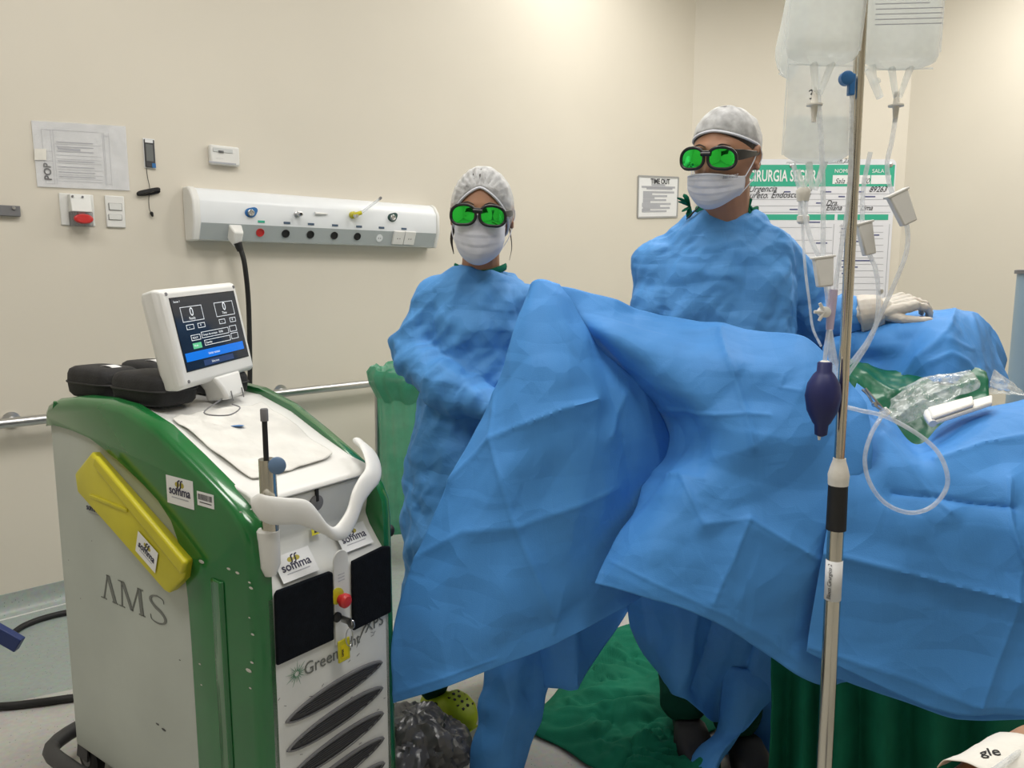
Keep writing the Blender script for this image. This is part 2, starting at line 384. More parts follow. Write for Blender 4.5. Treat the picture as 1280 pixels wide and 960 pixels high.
# framed document
c, hx, dn, hz = wbox(44, 156, 160, 236, .004)
doc = thing('document_holder', c - hz, 'clear acrylic document sleeve with a printed sheet turned sideways, above the red button box', 'document')
tilt = UP * .0 
Pq = [W(39, 151, .003), W(157, 158, .003), W(162, 238, .003), W(47, 233, .003)]
MB().prism(Pq, -WN * .0025).link('backing', paper, doc)
Pc = [W(39, 150, .008), W(157, 157.5, .008), W(162.5, 238.5, .008), W(46.5, 233.5, .008)]
MB().prism(Pc, -WN * .003).link('clear_cover', sleevem, doc)
def qp(s, t, q, off=0):
    return (q[0] * (1 - s) + q[1] * s) * (1 - t) + (q[3] * (1 - s) + q[2] * s) * t + WN * off
Q = [p + WN * .0012 for p in Pq]
m = MB()
def qline(m, s0, t0, s1, t1, w=.0012, q=Q):
    a, b = qp(s0, t0, q), qp(s1, t1, q); d = unit(b - a); sd = np.cross(d, WN); m.box((a + b) / 2, (b - a) / 2, sd * w / 2, WN * .0003)
for s in (.09, .18, .205, .73, .745, .80): qline(m, s, .12, s, .95)
qline(m, .09, .12, .18, .12); qline(m, .09, .95, .18, .95); qline(m, .205, .12, .70, .12); qline(m, .745, .17, .80, .17); qline(m, .745, .92, .8, .92); qline(m, .09, .45, .18, .45); qline(m, .09, .6, .18, .6)
for t in (.33, .5, .56, .62, .72, .8, .86, .9): qline(m, .22, t, .70, t)
m.link('printed_lines', lightink, doc)
m = MB(); qline(m, .24, .40, .48, .41, .008); 
for t in (.3, .37, .44, .59, .68, .76, .83): qline(m, .23, t, .62, t, .004)
m.link('printed_text', lightink, doc)
text('POP', .035, qp(.15, .90, Q, .001), qp(.15, .5, Q) - qp(.15, .9, Q), -WD, ink, doc, bold=.001)
MB().prism([W(43, 186, .0085), W(58, 186, .0085), W(58, 200, .0085), W(43, 200, .0085)], WN * .0006).link('tape', tapem, doc)

# thermometer in a clear pouch + hanging probe
c, hx, dn, hz = wbox(179, 174, 194, 210, .012)
th = thing('thermometer', c - hz, 'small dark digital thermometer taped to the wall with a coiled black probe wire', 'thermometer')
MB().box(c - WN * .004, hx * 1.12, WN * .002, hz * 1.08).link('backing', paper, th)
MB().box(c, hx, dn, hz).link('case', dgrey, th, bevel=.003)
c2, hx2, d2, hz2 = wbox(182, 180, 192, 202, .002, .012); MB().box(c2, hx2, d2, hz2).link('display', mat('lcd', (.16, .17, .17), .3), th)
c2, hx2, d2, hz2 = wbox(181, 174, 191, 179, .002, .012); MB().box(c2, hx2, d2, hz2).link('sticker', paper, th)
c2, hx2, d2, hz2 = wbox(190, 204, 195, 210, .002, .012); MB().box(c2, hx2, d2, hz2).link('blue_corner', clipblue, th)
MB().tube([W(183, 210, .01), W(184.5, 222, .012), W(187, 235, .012), W(186, 250, .01), W(187, 262, .01), W(190, 268, .01)], .0014, 6, smooth=4).link('probe_wire', black, th)
co = MB()
for k in range(4): co.tube([W(173 + k * .3, 240 + k, .012 + k * .002), W(185, 237 + k, .016 + k * .002), W(198, 235 + k, .012 + k * .002), W(198, 239 + k * .6, .008), W(185, 242 + k * .5, .008), W(173, 244, .008)], .003, 6, closed=True, smooth=4)
co.link('coiled_wire', black, th)
MB().capsule(W(189.5, 266.5, .01), W(190.5, 269.5, .01), .007, .005).link('probe_tip', black, th)

# thermostat box
c, hx, dn, hz = wbox(259, 181, 297, 209, .03)
ts = thing('thermostat', c - hz, 'white square room thermostat with a small slotted display above the gas panel', 'thermostat')
MB().box(c, hx, dn, hz).link('case', white, ts, bevel=.008, segs=3)
c2, hx2, d2, hz2 = wbox(266, 184, 291, 192, .003, .03); MB().box(c2, hx2, d2, hz2).link('display_window', mat('pale_grey', (.6, .62, .62), .3), ts, bevel=.001)
text('888', .016, W(273, 191, .034), WD, UP, ink, ts)
c2, hx2, d2, hz2 = wbox(261, 203, 295, 204.5, .002, .03); MB().box(c2, hx2, d2, hz2).link('seam', lightink, ts)
text('————', .008, W(270, 198, .032), WD, UP, lightink, ts)

# emergency button box
c, hx, dn, hz = wbox(73, 241, 119, 283, .006)
eb = thing('emergency_button_box', c - hz, 'white wall box with a red push button behind a clear guard', 'switch')
MB().box(c, hx, dn, hz).link('back_plate', white, eb, bevel=.003)
c, hx, dn, hz = wbox(84, 243, 113, 284, .05, .006)
MB().prism([c - hx * 1. + hz - dn, c - hx + hz + dn * .3, c - hx - hz * .1 + dn, c - hx - hz * .1 - dn], hx * 2).link('hood', whiteg, eb, bevel=.003)
MB().prism([c - hx - hz * .1 + dn, c - hx - hz + dn * .7, c - hx - hz - dn, c - hx - hz * .1 - dn], hx * 2).link('clear_guard', sheer('guard', (.35, .36, .36), .45, .1), eb)
k = c - hz * .55
MB().lathe(k + dn * .2, WN, [(0, .018), (.02, .018), (.02, .034), (.034, .034), (.038, .028)], 20, sc=(1, .55)).link('push_button', red, eb)
MB().box(k + dn * .2 + hz * .35, WD * .012, WN * .012, UP * .012).link('button_stem', red, eb)
for s in (-.75, .2):
    MB().lathe(c + hx * s + hz * .85 + dn * .4, WN, [(0, .004), (.006, .004)], 10).link('screw', grey, eb)
# light switch
c, hx, dn, hz = wbox(130, 244, 157, 285, .009)
sw = thing('light_switch', c - hz, 'white double rocker light switch plate right of the red button box', 'switch')
MB().box(c, hx, dn, hz).link('plate', white, sw, bevel=.004)
for y0, y1 in ((254, 263), (268, 275)):
    c2, hx2, d2, hz2 = wbox(136, y0, 152, y1, .005, .009); MB().box(c2, hx2, d2, hz2).link('rocker', whiteg, sw, bevel=.0012)
    MB().box(c2 - d2, hx2 * 1.08, d2 * .6, hz2 * 1.1).link('rocker_recess', grey, sw)
# metal latch at far left
c, hx, dn, hz = wbox(-30, 255, 25, 271, .02)
lt = thing('door_latch', c - hz, 'grey metal latch plate on the wall at the far left edge', 'latch')
MB().box(c, hx, dn, hz).link('plate', grey, lt, bevel=.002)
MB().lathe(W(17, 260, .02), WN, [(0, .006), (.006, .006)], 12).link('screw', chrome2, lt)

# gas and power panel
A0, A1 = W(240, 302, 0), W(533, 305, 0)
u0, u1 = np.dot(A0 - WP, WD) - .03, np.dot(A1 - WP, WD)
zb = 1.478; zt = 1.700; PD = .10
gp = thing('gas_outlet_panel', WP + WD * (u0 + u1) / 2 + UP * zb, 'long white wall panel with gas outlets and a row of sockets behind the laser console', 'outlet panel')
def GP(u, o, z): return WP + WD * u + WN * o + UP * z
prof = [(0, zt), (.05, zt), (.075, zt - .012), (.10, zt - .045), (.105, zt - .06), (.105, zb + .075), (.075, zb), (0, zb)]
MB().rings([[GP(u, o, z) for o, z in prof] for u in (u0 + .03, u1 - .008)]).link('cover', panelw, gp, bevel=.004, smooth=30)
for u, w in ((u0, .034), (u1 - .01, .022)):
    pr = [(0, zt + .004), (.052, zt + .004), (.078, zt - .009), (.104, zt - .043), (.110, zt - .06), (.110, zb + .072), (.078, zb - .004), (0, zb - .004)]
    MB().rings([[GP(u, o, z) for o, z in pr], [GP(u + w, o, z) for o, z in pr]]).link('end_cap', white, gp, bevel=.008, segs=3)
# lower socket strip follows the slanted face
n_l = unit(WN * .075 - UP * .03); s_l = unit(UP * .075 + WN * .03)
def GL(u, t, e=0.): return GP(u, .075 + .03 * t, zb + .075 * t) + n_l * e
MB().prism([GL(u0 + .036, .05), GL(u1 - .012, .05), GL(u1 - .012, .97), GL(u0 + .036, .97)], n_l * .002).link('socket_strip', panelg, gp)
def lowu(px): return np.dot(onpl(px, 297, GL(0, .5), n_l) - WP, WD)
for px, mm in ((324, red), (356, black), (387, black), (417, black), (446, black)):
    MB().lathe(GL(lowu(px), .55, .002), n_l, [(0, .019), (.004, .019), (.004, .016), (.001, .015)], 20).link('socket', mm, gp)
for px in (327, 359, 389, 419, 449, 477, 505):
    u = np.dot(onpl(px, 284, GP(0, .106, 0), WN) - WP, WD)
    MB().box(GP(u, .106, zb + .088), WD * .016, WN * .0015, UP * .005).link('label_tab', mat('navy_tab', (.06, .10, .16), .5) if px > 330 else boardgreen, gp, bevel=.0005)
for px in (474,):
    MB().lathe(GL(lowu(px), .5, .002), n_l, [(0, .019), (.003, .019)], 20).link('socket', panelw, gp)
    for dx in (-.006, .006): MB().lathe(GL(lowu(px) + dx, .5, .005), n_l, [(0, .0022), (.001, .0022)], 8).link('socket_hole', black, gp)
for px in (497, 511):
    u = lowu(px)
    MB().box(GL(u, .6, .006), WD * .033, n_l * .006, s_l * .036).link('outlet_plate', white, gp, bevel=.003)
    for dx in (-.007, .007): MB().lathe(GL(u + dx, .55, .012), n_l, [(0, .0028), (.001, .0028)], 8).link('socket_hole', grey, gp)
def upu(px, py):
    q = onpl(px, py, GP(0, .105, 0), WN); return np.dot(q - WP, WD), q[2]
for px, py, mm in ((313, 266, clipblue), (490, 272, mat('dark_green_plate', (.03, .08, .07), .4))):
    u, z = upu(px, py); pts = []
    for a in np.linspace(0, 2 * math.pi, 24, endpoint=False):
        r = .023 * (1 + .55 * max(0, math.cos(a - .75)) ** 6); pts.append(GP(u + r * math.cos(a) * 1.15, .105, z + r * .9 * math.sin(a)))
    o = MB().prism(pts, WN * .004).link('outlet_collar', mm, gp, bevel=.001)
    MB().lathe(GP(u - .003, .109, z - .001), WN, [(0, .015), (.014, .015), (.016, .012), (.012, .008)], 20).link('gas_outlet', chrome2, gp)
u, z = upu(371, 268)
MB().lathe(GP(u, .105, z), WN, [(0, .015), (.01, .015), (.012, .011), (.04, .011), (.042, .007)], 18).link('gas_outlet', chrome2, gp)
MB().lathe(GP(u, .148, z), WN, [(0, .006), (.001, .006)], 12).link('socket_hole', black, gp)
u, z = upu(398, 267)
MB().tube([GP(u - .02, .11, z), GP(u - .008, .112, z), GP(u + .045, .112, z)], [.008, .006, .003], 8).link('clear_nipple', white, gp)
u, z = upu(440, 269)
MB().lathe(GP(u, .105, z), WN, [(0, .017), (.02, .017), (.022, .013), (.045, .012)], 18).link('gas_outlet', yellow, gp)
MB().lathe(GP(u - .004, .14, z - .006), WN, [(0, .010), (.02, .008)], 12).link('outlet_nut', chrome2, gp)
MB().tube([GP(u + .01, .13, z + .004), GP(u + .035, .135, z + .012)], .010, 10).link('yellow_collar', yellow, gp)
MB().tube([GP(u + .035, .135, z + .012), GP(u + .14, .14, z + .085)], [.007, .006], 10).link('glass_stem', tubem, gp)
MB().capsule(GP(u + .14, .14, z + .085), GP(u + .146, .14, z + .090), .007, .007).link('stem_cap', grey, gp)
# plug + cable (goes down behind the console)
pc = thing('power_cable', GL(lowu(292), .5), 'thick black power cable hanging from its white plug on the gas panel', 'cable')
u = lowu(292)
MB().rings([[GL(u - .03, .95, 0), GL(u + .03, .95, 0), GL(u + .03, .1, 0), GL(u - .03, .1, 0)], [GL(u - .022, .7, .05), GL(u + .022, .7, .05), GL(u + .016, -.15, .05), GL(u - .016, -.15, .05)]]).link('plug', white, pc, bevel=.006)
st = GL(u, .1, .045)
MB().tube([st, st - UP * .02 + WD * .01, GP(u + .025, .13, zb - .12), GP(u + .045, .10, zb - .35), GP(u + .03, .08, zb - .8), GP(u - .05, .08, zb - 1.2), GP(u - .15, .12, .03), GP(u - .4, .3, .014)], .011, 10, smooth=8).link('cord', black, pc)
MB().tube([st, st - UP * .035 + WD * .012], [.018, .014], 12).link('strain_relief', black, pc)

# bumper rail
rail = thing('wall_rail', W(200, 508, .07), 'brushed steel tube rail fixed along the wall behind the laser console', 'rail')
ra, rb = W(-60, 538, .07), W(520, 473, .07)
zr = (ra[2] + rb[2]) / 2
ra, rb = onpl(-120, 500, WP + WN * .07, WN), onpl(525, 500, WP + WN * .07, WN)
ra[2] = W(0, 530, .07)[2]; rb[2] = W(420, 484, .07)[2]
MB().tube([ra, rb], .019, 14).link('tube', chrome2, rail)
for px in (10, 350, 500):
    q = onpl(px, 480, WP + WN * .0, WN); f = np.dot(q - ra, WD) / np.dot(rb - ra, WD); z = ra[2] + f * (rb[2] - ra[2])
    MB().lathe(V(q[0], q[1], z), WN, [(0, .032), (.006, .032), (.01, .014), (.07, .014)], 16).link('bracket', chrome2, rail)

# posters on walls
tq = [W(798, 220, .003), W(848, 222, .003), W(846, 271, .003), W(797, 272, .003)]
tt = thing('time_out_notice', (tq[2] + tq[3]) / 2, 'small framed printed notice titled TIME OUT on the wall left of the man', 'notice')
MB().prism(tq, -WN * .003).link('sheet', paper, tt)
m = MB()
for i in range(4):
    a, b = tq[i], tq[(i + 1) % 4]; d = unit(b - a); m.box((a + b) / 2 + WN * .002, (b - a) / 2, np.cross(d, WN) * .006, WN * .002)
m.link('frame', mat('frame_grey', (.35, .35, .35), .4), tt)
Q2 = [p + WN * .001 for p in tq]
ww = np.linalg.norm(tq[1] - tq[0])
text('TIME OUT', .05, qp(.30, .17, Q2, .001), tq[1] - tq[0], UP, ink, tt, bold=.001)
m = MB()
for k, (t, s0, s1) in enumerate([(.20, .32, .66), (.255, .08, .92), (.29, .2, .85), (.38, .12, .9), (.43, .12, .34), (.475, .12, .72), (.52, .12, .4), (.575, .12, .7), (.62, .12, .3), (.67, .1, .82), (.72, .1, .55), (.77, .12, .8), (.81, .1, .3), (.85, .1, .72)]):
    qline(m, s0, t, s1, t, .012 if k in (0,) else .014, Q2)
m.link('printed_text', lightink, tt)

# surgical checklist board on the middle wall
BY = 5.95
def B(px, py, off=0): return onpl(px, py, V(0, BY - off, 0), V(0, 1, 0))
bl, tr = B(868, 379), B(1121, 199)
bc = (bl + tr) / 2; bw = (tr[0] - bl[0]) / 2; bh = (tr[2] - bl[2]) / 2
bd = thing('checklist_board', V(bc[0], 5.96, bl[2]), 'large white laminated surgical checklist board with green header bands behind the man', 'board')
def rr(cx, cz, hw, hh, r, y, n=5):
    out = []
    for sx, sz, a0 in ((1, 1, 0), (-1, 1, 90), (-1, -1, 180), (1, -1, 270)):
        for k in range(n + 1):
            a = math.radians(a0 + 90 * k / n); out.append(V(cx + sx * (hw - r) + r * math.cos(a), y, cz + sz * (hh - r) + r * math.sin(a)))
    return out
MB().prism(rr(bc[0], bc[2], bw, bh, .04, 5.966), V(0, -.016, 0)).link('panel', mat('board_white', (.74, .75, .80), .35, noise_amt=.02), bd)
N3 = V(0, -1, 0)
def bbox(mb, x0, y0, x1, y1, e=.001, th=.0006):
    a, b = B(x0, y0), B(x1, y1); c = (a + b) / 2; mb.box(V(c[0], 5.95 - e, c[2]), V(abs(b[0] - a[0]) / 2, 0, 0), V(0, th, 0), V(0, 0, abs(b[2] - a[2]) / 2)); return mb
bbox(MB(), 872, 206, 1117, 233).link('header_band', boardgreen, bd)
bbox(MB(), 878, 268, 1043, 275).link('left_band', boardgreen, bd)
bbox(MB(), 1047, 268, 1110, 275).link('right_band', boardgreen, bd)
for x0, x1 in ((1041, 1087), (1089, 1113)): bbox(MB(), x0, 219, x1, 230, .002).link('blank_field', paper, bd)
tsz = (B(937, 225)[2] - B(937, 240)[2]) * 1.42
g = text('CHECKLIST CIRURGIA SEGURA', .118, B(876, 226.5, .003), V(1, 0, 0), UP, paper, bd, bold=.002)
bx0 = B(876, 226)[0]; wid = max(v.co.x for v in g.data.vertices) - min(v.co.x for v in g.data.vertices)
kx = (B(1027, 226)[0] - bx0) / wid; ox = bx0 - bd.location.x
for v in g.data.vertices: v.co.x = ox + (v.co.x - ox) * kx
text('NOME', .04, B(1043, 216, .003), V(1, 0, 0), UP, paper, bd); text('SALA', .04, B(1090, 216, .003), V(1, 0, 0), UP, paper, bd)
m = MB()
for y in (242, 249, 257, 265): bbox(m, 878, y, 1113, y + .6)
for y in (282, 290, 298, 306, 314, 322, 330, 338, 346, 354, 362): bbox(m, 1049, y, 1104, y + .6)
for y in (284, 300, 316, 332, 348, 364): bbox(m, 880, y, 1040, y + .6)
for x in (1040, 1049, 1109, 878, 1058):
    a_, b_ = B(x, 325), B(x, 280); b2 = B(x, 371); m.box(V(a_[0], 5.949, (b_[2] + b2[2]) / 2), V(.002, 0, 0), V(0, .0006, 0), V(0, 0, (b_[2] - b2[2]) / 2))
m.link('ruled_lines', lightink, bd)
m = MB(); rnd = random.Random(4)
for x, y, w in ((980, 239, 8), (1029, 239, 10), (1072, 239, 8), (1048, 245, 8), (1080, 245, 14), (1020, 253, 8), (987, 261, 10), (1005, 277, 20), (1052, 285, 30), (1052, 293, 10), (1060, 301, 26), (1052, 333, 20), (1052, 325, 40), (1052, 341, 12), (1083, 293, 16), (1020, 303, 14)):
    bbox(m, x, y, x + w, y + 1.6)
m.link('printed_text', mat('navy_print', (.08, .09, .22), .6), bd)
def hand(s, px, py, size, sh=.45): text(s, size * .78, B(px, py, .003), V(1, 0, .02), UP, ink, bd, name='handwriting', shear=sh, sx=.9)
hand('Urgencia', 935, 240, .085); hand('ureto. Endoscopica', 936, 248, .085); hand('30/5', 1000, 240, .07); hand('89263', 1086, 240, .075)
hand('Sala 2', 1043, 229.5, .07); hand('70', 1078, 229.5, .07); hand('Dra.', 1032, 257, .075); hand('Eliana', 1032, 263, .075); hand('Lima', 1075, 263, .07); hand('1h 23.5', 1045, 203.5, .06)
for px, py in ((1113, 206), (990, 207), (1101, 364), (877, 370)):
    q = B(px, py); MB().lathe(V(q[0], 5.95, q[2]), N3, [(0, .02), (.006, .018), (.01, .01)], 14).link('screw', chrome2, bd)

# pale blue upright at right edge
q0 = at(1271, 345, 2.6)
ct = thing('equipment_column', V(1.775, 2.6, 0), 'pale blue metal upright post at the right edge behind the draped patient', 'post')
MB().tube([V(1.775, 2.6, 0), V(1.775, 2.6, 1.33)], .07, 20).link('post', teal, ct)
MB().lathe(V(1.775, 2.6, 1.33), UP, [(0, .078), (.012, .078), (.014, .07)], 20).link('collar', grey, ct)
MB().lathe(V(1.775, 2.6, 0), UP, [(0, .2), (.03, .2), (.05, .08)], 24).link('base', grey, ct)

# ------------------------------------------------------------------ laser console
RL = V(-1.118, 1.857, 0); LF = V(.819, -.574, 0); LW = V(.574, .819, 0)      # rear left corner; direction to its front; direction to its right
def LZ(a, b, z): return RL + LF * a + LW * b + UP * z
def LS(px, py, b=0.):            # photographed point on the left side plane
    q = onpl(px, py, RL + LW * b, LW) - RL; return float(q @ LF), float(q[2])
def LFR(px, py, a=.763):
    q = onpl(px, py, RL + LF * a, LF) - RL; return float(q @ LW), float(q[2])
BWID = .36
las = thing('laser_console', LZ(.37, BWID / 2, 0), 'white and green wheeled surgical laser console with tilted touch screen', 'medical machine')
outer = [(-.045, .955), (-.04, .99), (-.02, 1.012), (.03, 1.028), (.125, 1.041), (.24, 1.045), (.337, 1.038), (.458, 1.006), (.569, .955), (.64, .92), (.673, .903), (.715, .878), (.745, .85), (.763, .815), (.768, .77), (.768, .5), (.766, .10)]
inner = [(.60, .10), (.548, .10), (.548, .554), (.545, .65), (.540, .705), (.525, .765), (.500, .812), (.455, .848), (.40, .875), (.318, .908), (.25, .931), (.185, .950), (.10, .960), (.013, .962), (-.03, .955)]
def shell_part(b0, b1, dirn):
    """green side cheek, rounded over on its outer edge"""
    loop = outer + inner
    n = len(loop); ins = []
    c = []
    for i in range(n):
        p0, p1, p2 = V(*loop[i - 1]), V(*loop[i]), V(*loop[(i + 1) % n])
        t = unit(p2 - p0); c.append(V(-t[1], t[0]))      # points to the left of travel = inward or outward
    cx = V(.4, .8)
    rings = []
    for k, (db, inset) in enumerate([(1., .0), (.35, .0), (.12, .007), (.0, .02)]):
        rg = []
        for i in range(n):
            p = V(*loop[i]); sgn = 0
            if i < len(outer): p = p - c[i] * inset * (1 if True else 0) * OUTSIGN
            b = b0 + (b1 - b0) * db
            rg.append(LZ(p[0], b, p[1]))
        rings.append(rg)
    return MB().rings(rings)
OUTSIGN = 1
# travelling rear -> front along the top: left normal points up/outwards, so subtract
gl = shell_part(-.014, .030, 1).link('green_cheek', greenp, las, smooth=50)
gr_ = shell_part(BWID + .014, BWID - .02, -1).link('green_cheek', greenp, las, smooth=50)
MB().tube([LZ(a, -.012 + .002, z) for a, z in [(.02, 1.02), (.012, 1.0), (.012, .965)]], .004, 8).link('seam_ridge', greenp, gl)
# raised vertical rib of the cheek
MB().rings([[LZ(.66 + x, -.014 - y, z) for x, y in ((-.028, 0), (-.02, .006), (.012, .009), (.018, 0))] for z in (.72, .70, .12)]).link('rib', greenp, gl, bevel=.003)
# white side panels
for b0, b1 in ((-.004, .02), (BWID + .004, BWID - .02)):
    pts = [LZ(a, b0, z) for a, z in [(-.035, .10), (.56, .10), (.56, .56), (.55, .72), (.50, .83), (.32, .92), (.18, .955), (-.03, .965)]]
    MB().prism(pts, LW * (b1 - b0)).link('side_panel', sidem, las, bevel=.006)
# top moulding + front panel as swept profiles
prof = [(-.04, .98), (-.02, 1.0), (.05, 1.018), (.2, 1.028), (.34, 1.022), (.46, .99), (.57, .943), (.67, .905), (.705, .897), (.728, .888), (.735, .878), (.735, .874), (.70, .872), (.4, .872), (-.04, .872)]
MB().rings([[LZ(a, b, z) for a, z in prof] for b in (.024, BWID - .016)]).link('top_cover', white, las, smooth=50, bevel=.004)
prof = [(.55, .87), (.728, .870), (.715, .80), (.710, .78), (.722, .755), (.745, .725), (.762, .705), (.768, .69), (.768, .50), (.766, .10), (.55, .10)]
MB().rings([[LZ(a, b, z) for a, z in prof] for b in (.014, BWID - .006)]).link('front_panel', whiteg, las, smooth=50, bevel=.006, segs=3)
MB().box(LZ(.3, BWID / 2, .49), LF * .33, LW * .16, UP * .38).link('chassis', dgrey, las)
# side gaps by the ledge are black foam
for b in (BWID - .004,):
    MB().prism([LZ(.62, b, .86), LZ(.74, b, .84), LZ(.762, b, .72), LZ(.72, b, .70), LZ(.62, b, .74)], LW * .008).link('side_foam', padm, las)
# keyhole slot
f = MB(); bb, zz = LFR(393, 620, .722)
f.lathe(LZ(.722, bb, zz - .014), LF, [(0, .017), (.008, .017), (.009, .014)], 20); f.link('fibre_port', grey, las)
MB().box(LZ(.730, bb, zz + .006), LF * .003, LW * .003, UP * .016).link('port_slot', black, las)
# front pads
def FP(b, z, e=0.): return LZ(.769 + e, b, z)
MB().prism([FP(.028, .553), FP(.177, .548), FP(.180, .698), FP(.170, .704), FP(.036, .708), FP(.030, .70)], LF * .008).link('foam_pad', padm, las, bevel=.004)
MB().prism([FP(.232, .546), FP(.352, .545), FP(.354, .705), FP(.33, .712), FP(.234, .706)], LF * .008).link('foam_pad', padm, las, bevel=.004)
cpts = [FP(.184, .53), FP(.227, .53)] + [FP(.2055 + .0215 * math.cos(a), .718 + .0215 * math.sin(a)) for a in np.linspace(0, math.pi, 12)]
cc = MB().prism(cpts, LF * .003).link('control_column', white, las, bevel=.002)
qb, qz = LFR(420, 747)
MB().lathe(FP(qb - .006, qz + .008, .003), LF, [(0, .018), (.003, .018), (.004, .014)], 24).link('yellow_ring', yellow, cc)
MB().lathe(FP(qb, qz, .004), LF, [(0, .010), (.012, .010), (.014, .0155), (.022, .0155), (.027, .011), (.028, 0)], 24).link('emergency_stop', red, cc)
for k in range(3): MB().box(FP(.205, .672 + k * .007, .0036), LW * .009, LF * .0003, UP * .0006).link('symbol', lightink, cc)
kb, kz = LFR(420, 772)
MB().lathe(FP(kb - .006, kz + .006, .003), LF, [(0, .011), (.004, .011), (.006, .008), (.007, 0)], 20).link('key_switch', black, las)
ky = MB(); ky.box(FP(kb + .004, kz, .022), LF * .016, LW * .0012, UP * .008); ky.lathe(FP(kb + .006, kz - .006, .034), LW, [(-.0012, .011), (.0012, .011)], 16); key = ky.link('key', chrome2, las)
kc = FP(kb + .004, kz - .036, .030)
MB().tube([kc + UP * .020 * math.sin(a) + LW * .010 * math.cos(a) for a in np.linspace(0, 2 * math.pi, 20, endpoint=False)], .0012, 6, closed=True).link('key_ring', chrome2, key)
tb, tz = LFR(429, 812, .79)
tg = MB().box(LZ(.792, tb, tz), LF * .0022, LW * .0165, UP * .025).link('key_tag', yellow, las, bevel=.004)
MB().box(LZ(.7945, tb, tz - .002), LF * .0006, LW * .009, UP * .015).link('tag_insert', mat('tag_insert', (.75, .62, .0), .4), tg)
text('OPER', .007, LZ(.7952, tb - .004, tz - .012), UP, -LW, ink, tg)
# name on the front
def ft(s, size, b, z, m, e=.0004, **k): return text(s, size, FP(b, z, e), LW, UP, m, las, **k)
ft('Green', .040, .098, .498, greyink, sx=.92); ft('Light', .036, .192, .508, greyink, sx=.9); ft('XPS', .036, .272, .524, greyink, sx=.98)
m = MB(); sb, sz = .080, .512
for k in range(18):
    a = 2 * math.pi * k / 18 + .1; r0, r1 = .006, (.030, .020)[k % 2]
    d = LW * math.cos(a) + UP * math.sin(a) * .9; n_ = LW * -math.sin(a) + UP * math.cos(a)
    m.prism([FP(sb, sz, .0004) + d * r0 - n_ * .0007, FP(sb, sz, .0004) + d * r1, FP(sb, sz, .0004) + d * r0 + n_ * .0007], LF * .0005)
m.link('starburst_emblem', mat('emblem_green', (.03, .22, .10), .4), las)
# arc of the second word mark
MB().tube([FP(.245, .50, .001), FP(.262, .527, .001), FP(.275, .541, .001), FP(.290, .548, .001)], [.0004, .0016, .0014, .0004], 6, smooth=4).link('mark_arc', greyink, las)
# leaf shaped vent recesses
for k in range(5):
    z0 = .427 - .0635 * k; g = []
    for a in np.linspace(0, 2 * math.pi, 40, endpoint=False):
        x = math.cos(a); y = math.sin(a); yy = y * (1 - x * x) ** .12 * .0215
        g.append((x * .135, yy + .006 * x))
    cb = .185
    rings = [[FP(cb + x * s, z0 + y * s2, e) for x, y in g] for s, s2, e in ((1.03, 1.12, -.001), (1.02, 1.05, .004), (.975, .86, .0042))]
    v_ = MB().rings(rings, False).link('vent_rim', grey, las)
    MB().rings([[FP(cb + x * .98, z0 + y * .92, .0005) for x, y in g], [FP(cb + x * .9, z0 + y * .62 + .004, -.010 + .0108) for x, y in g]]).link('vent_recess', dgrey, v_)
    m = MB()
    for q in np.linspace(-.8, .8, 5): m.box(FP(cb, z0 + q * .012, .002), LW * .12 * (1 - abs(q) * .35), LF * .0012, UP * .0012)
    m.link('vent_louvre', dgrey, v_)
# scuffs
m = MB(); rnd = random.Random(3)
for k in range(26):
    b = rnd.uniform(.02, .34); z = rnd.uniform(.2, .52)
    m.box(FP(b, z, .0002), LW * rnd.uniform(.001, .005) + UP * rnd.uniform(-.002, .002), LF * .0002, UP * .0005)
m.link('scuffs', dgrey, las)['kind'] = 'stuff'
m = MB()
for px, py, w in ((252, 702, 9), (286, 711, 6), (297, 716, 6), (312, 728, 4), (314, 735, 6), (301, 640, 4), (316, 793, 5), (315, 828, 5), (311, 838, 9), (313, 860, 4), (276, 838, 3), (276, 806, 4), (250, 830, 4), (252, 856, 3), (312, 772, 3)):
    a, z = LS(px, py, -.014); m.lathe(LZ(a, -.0146, z), -LW, [(0, w * .0009), (.0003, w * .0008)], 7, sc=(1.2, .5))
m.link('paint_chips', mat('primer', (.55, .55, .50), .6), las)['kind'] = 'stuff'
m = MB()
for px, py, w in ((225, 825, 3), (197, 905, 6), (205, 912, 8), (101, 748, 2), (115, 676, 2), (86, 700, 2)):
    a, z = LS(px, py, -.004); m.lathe(LZ(a, -.0046, z), -LW, [(0, w * .0008), (.0003, w * .0007)], 7, sc=(1.5, .5))
m.link('scuffs', dgrey, las)['kind'] = 'stuff'

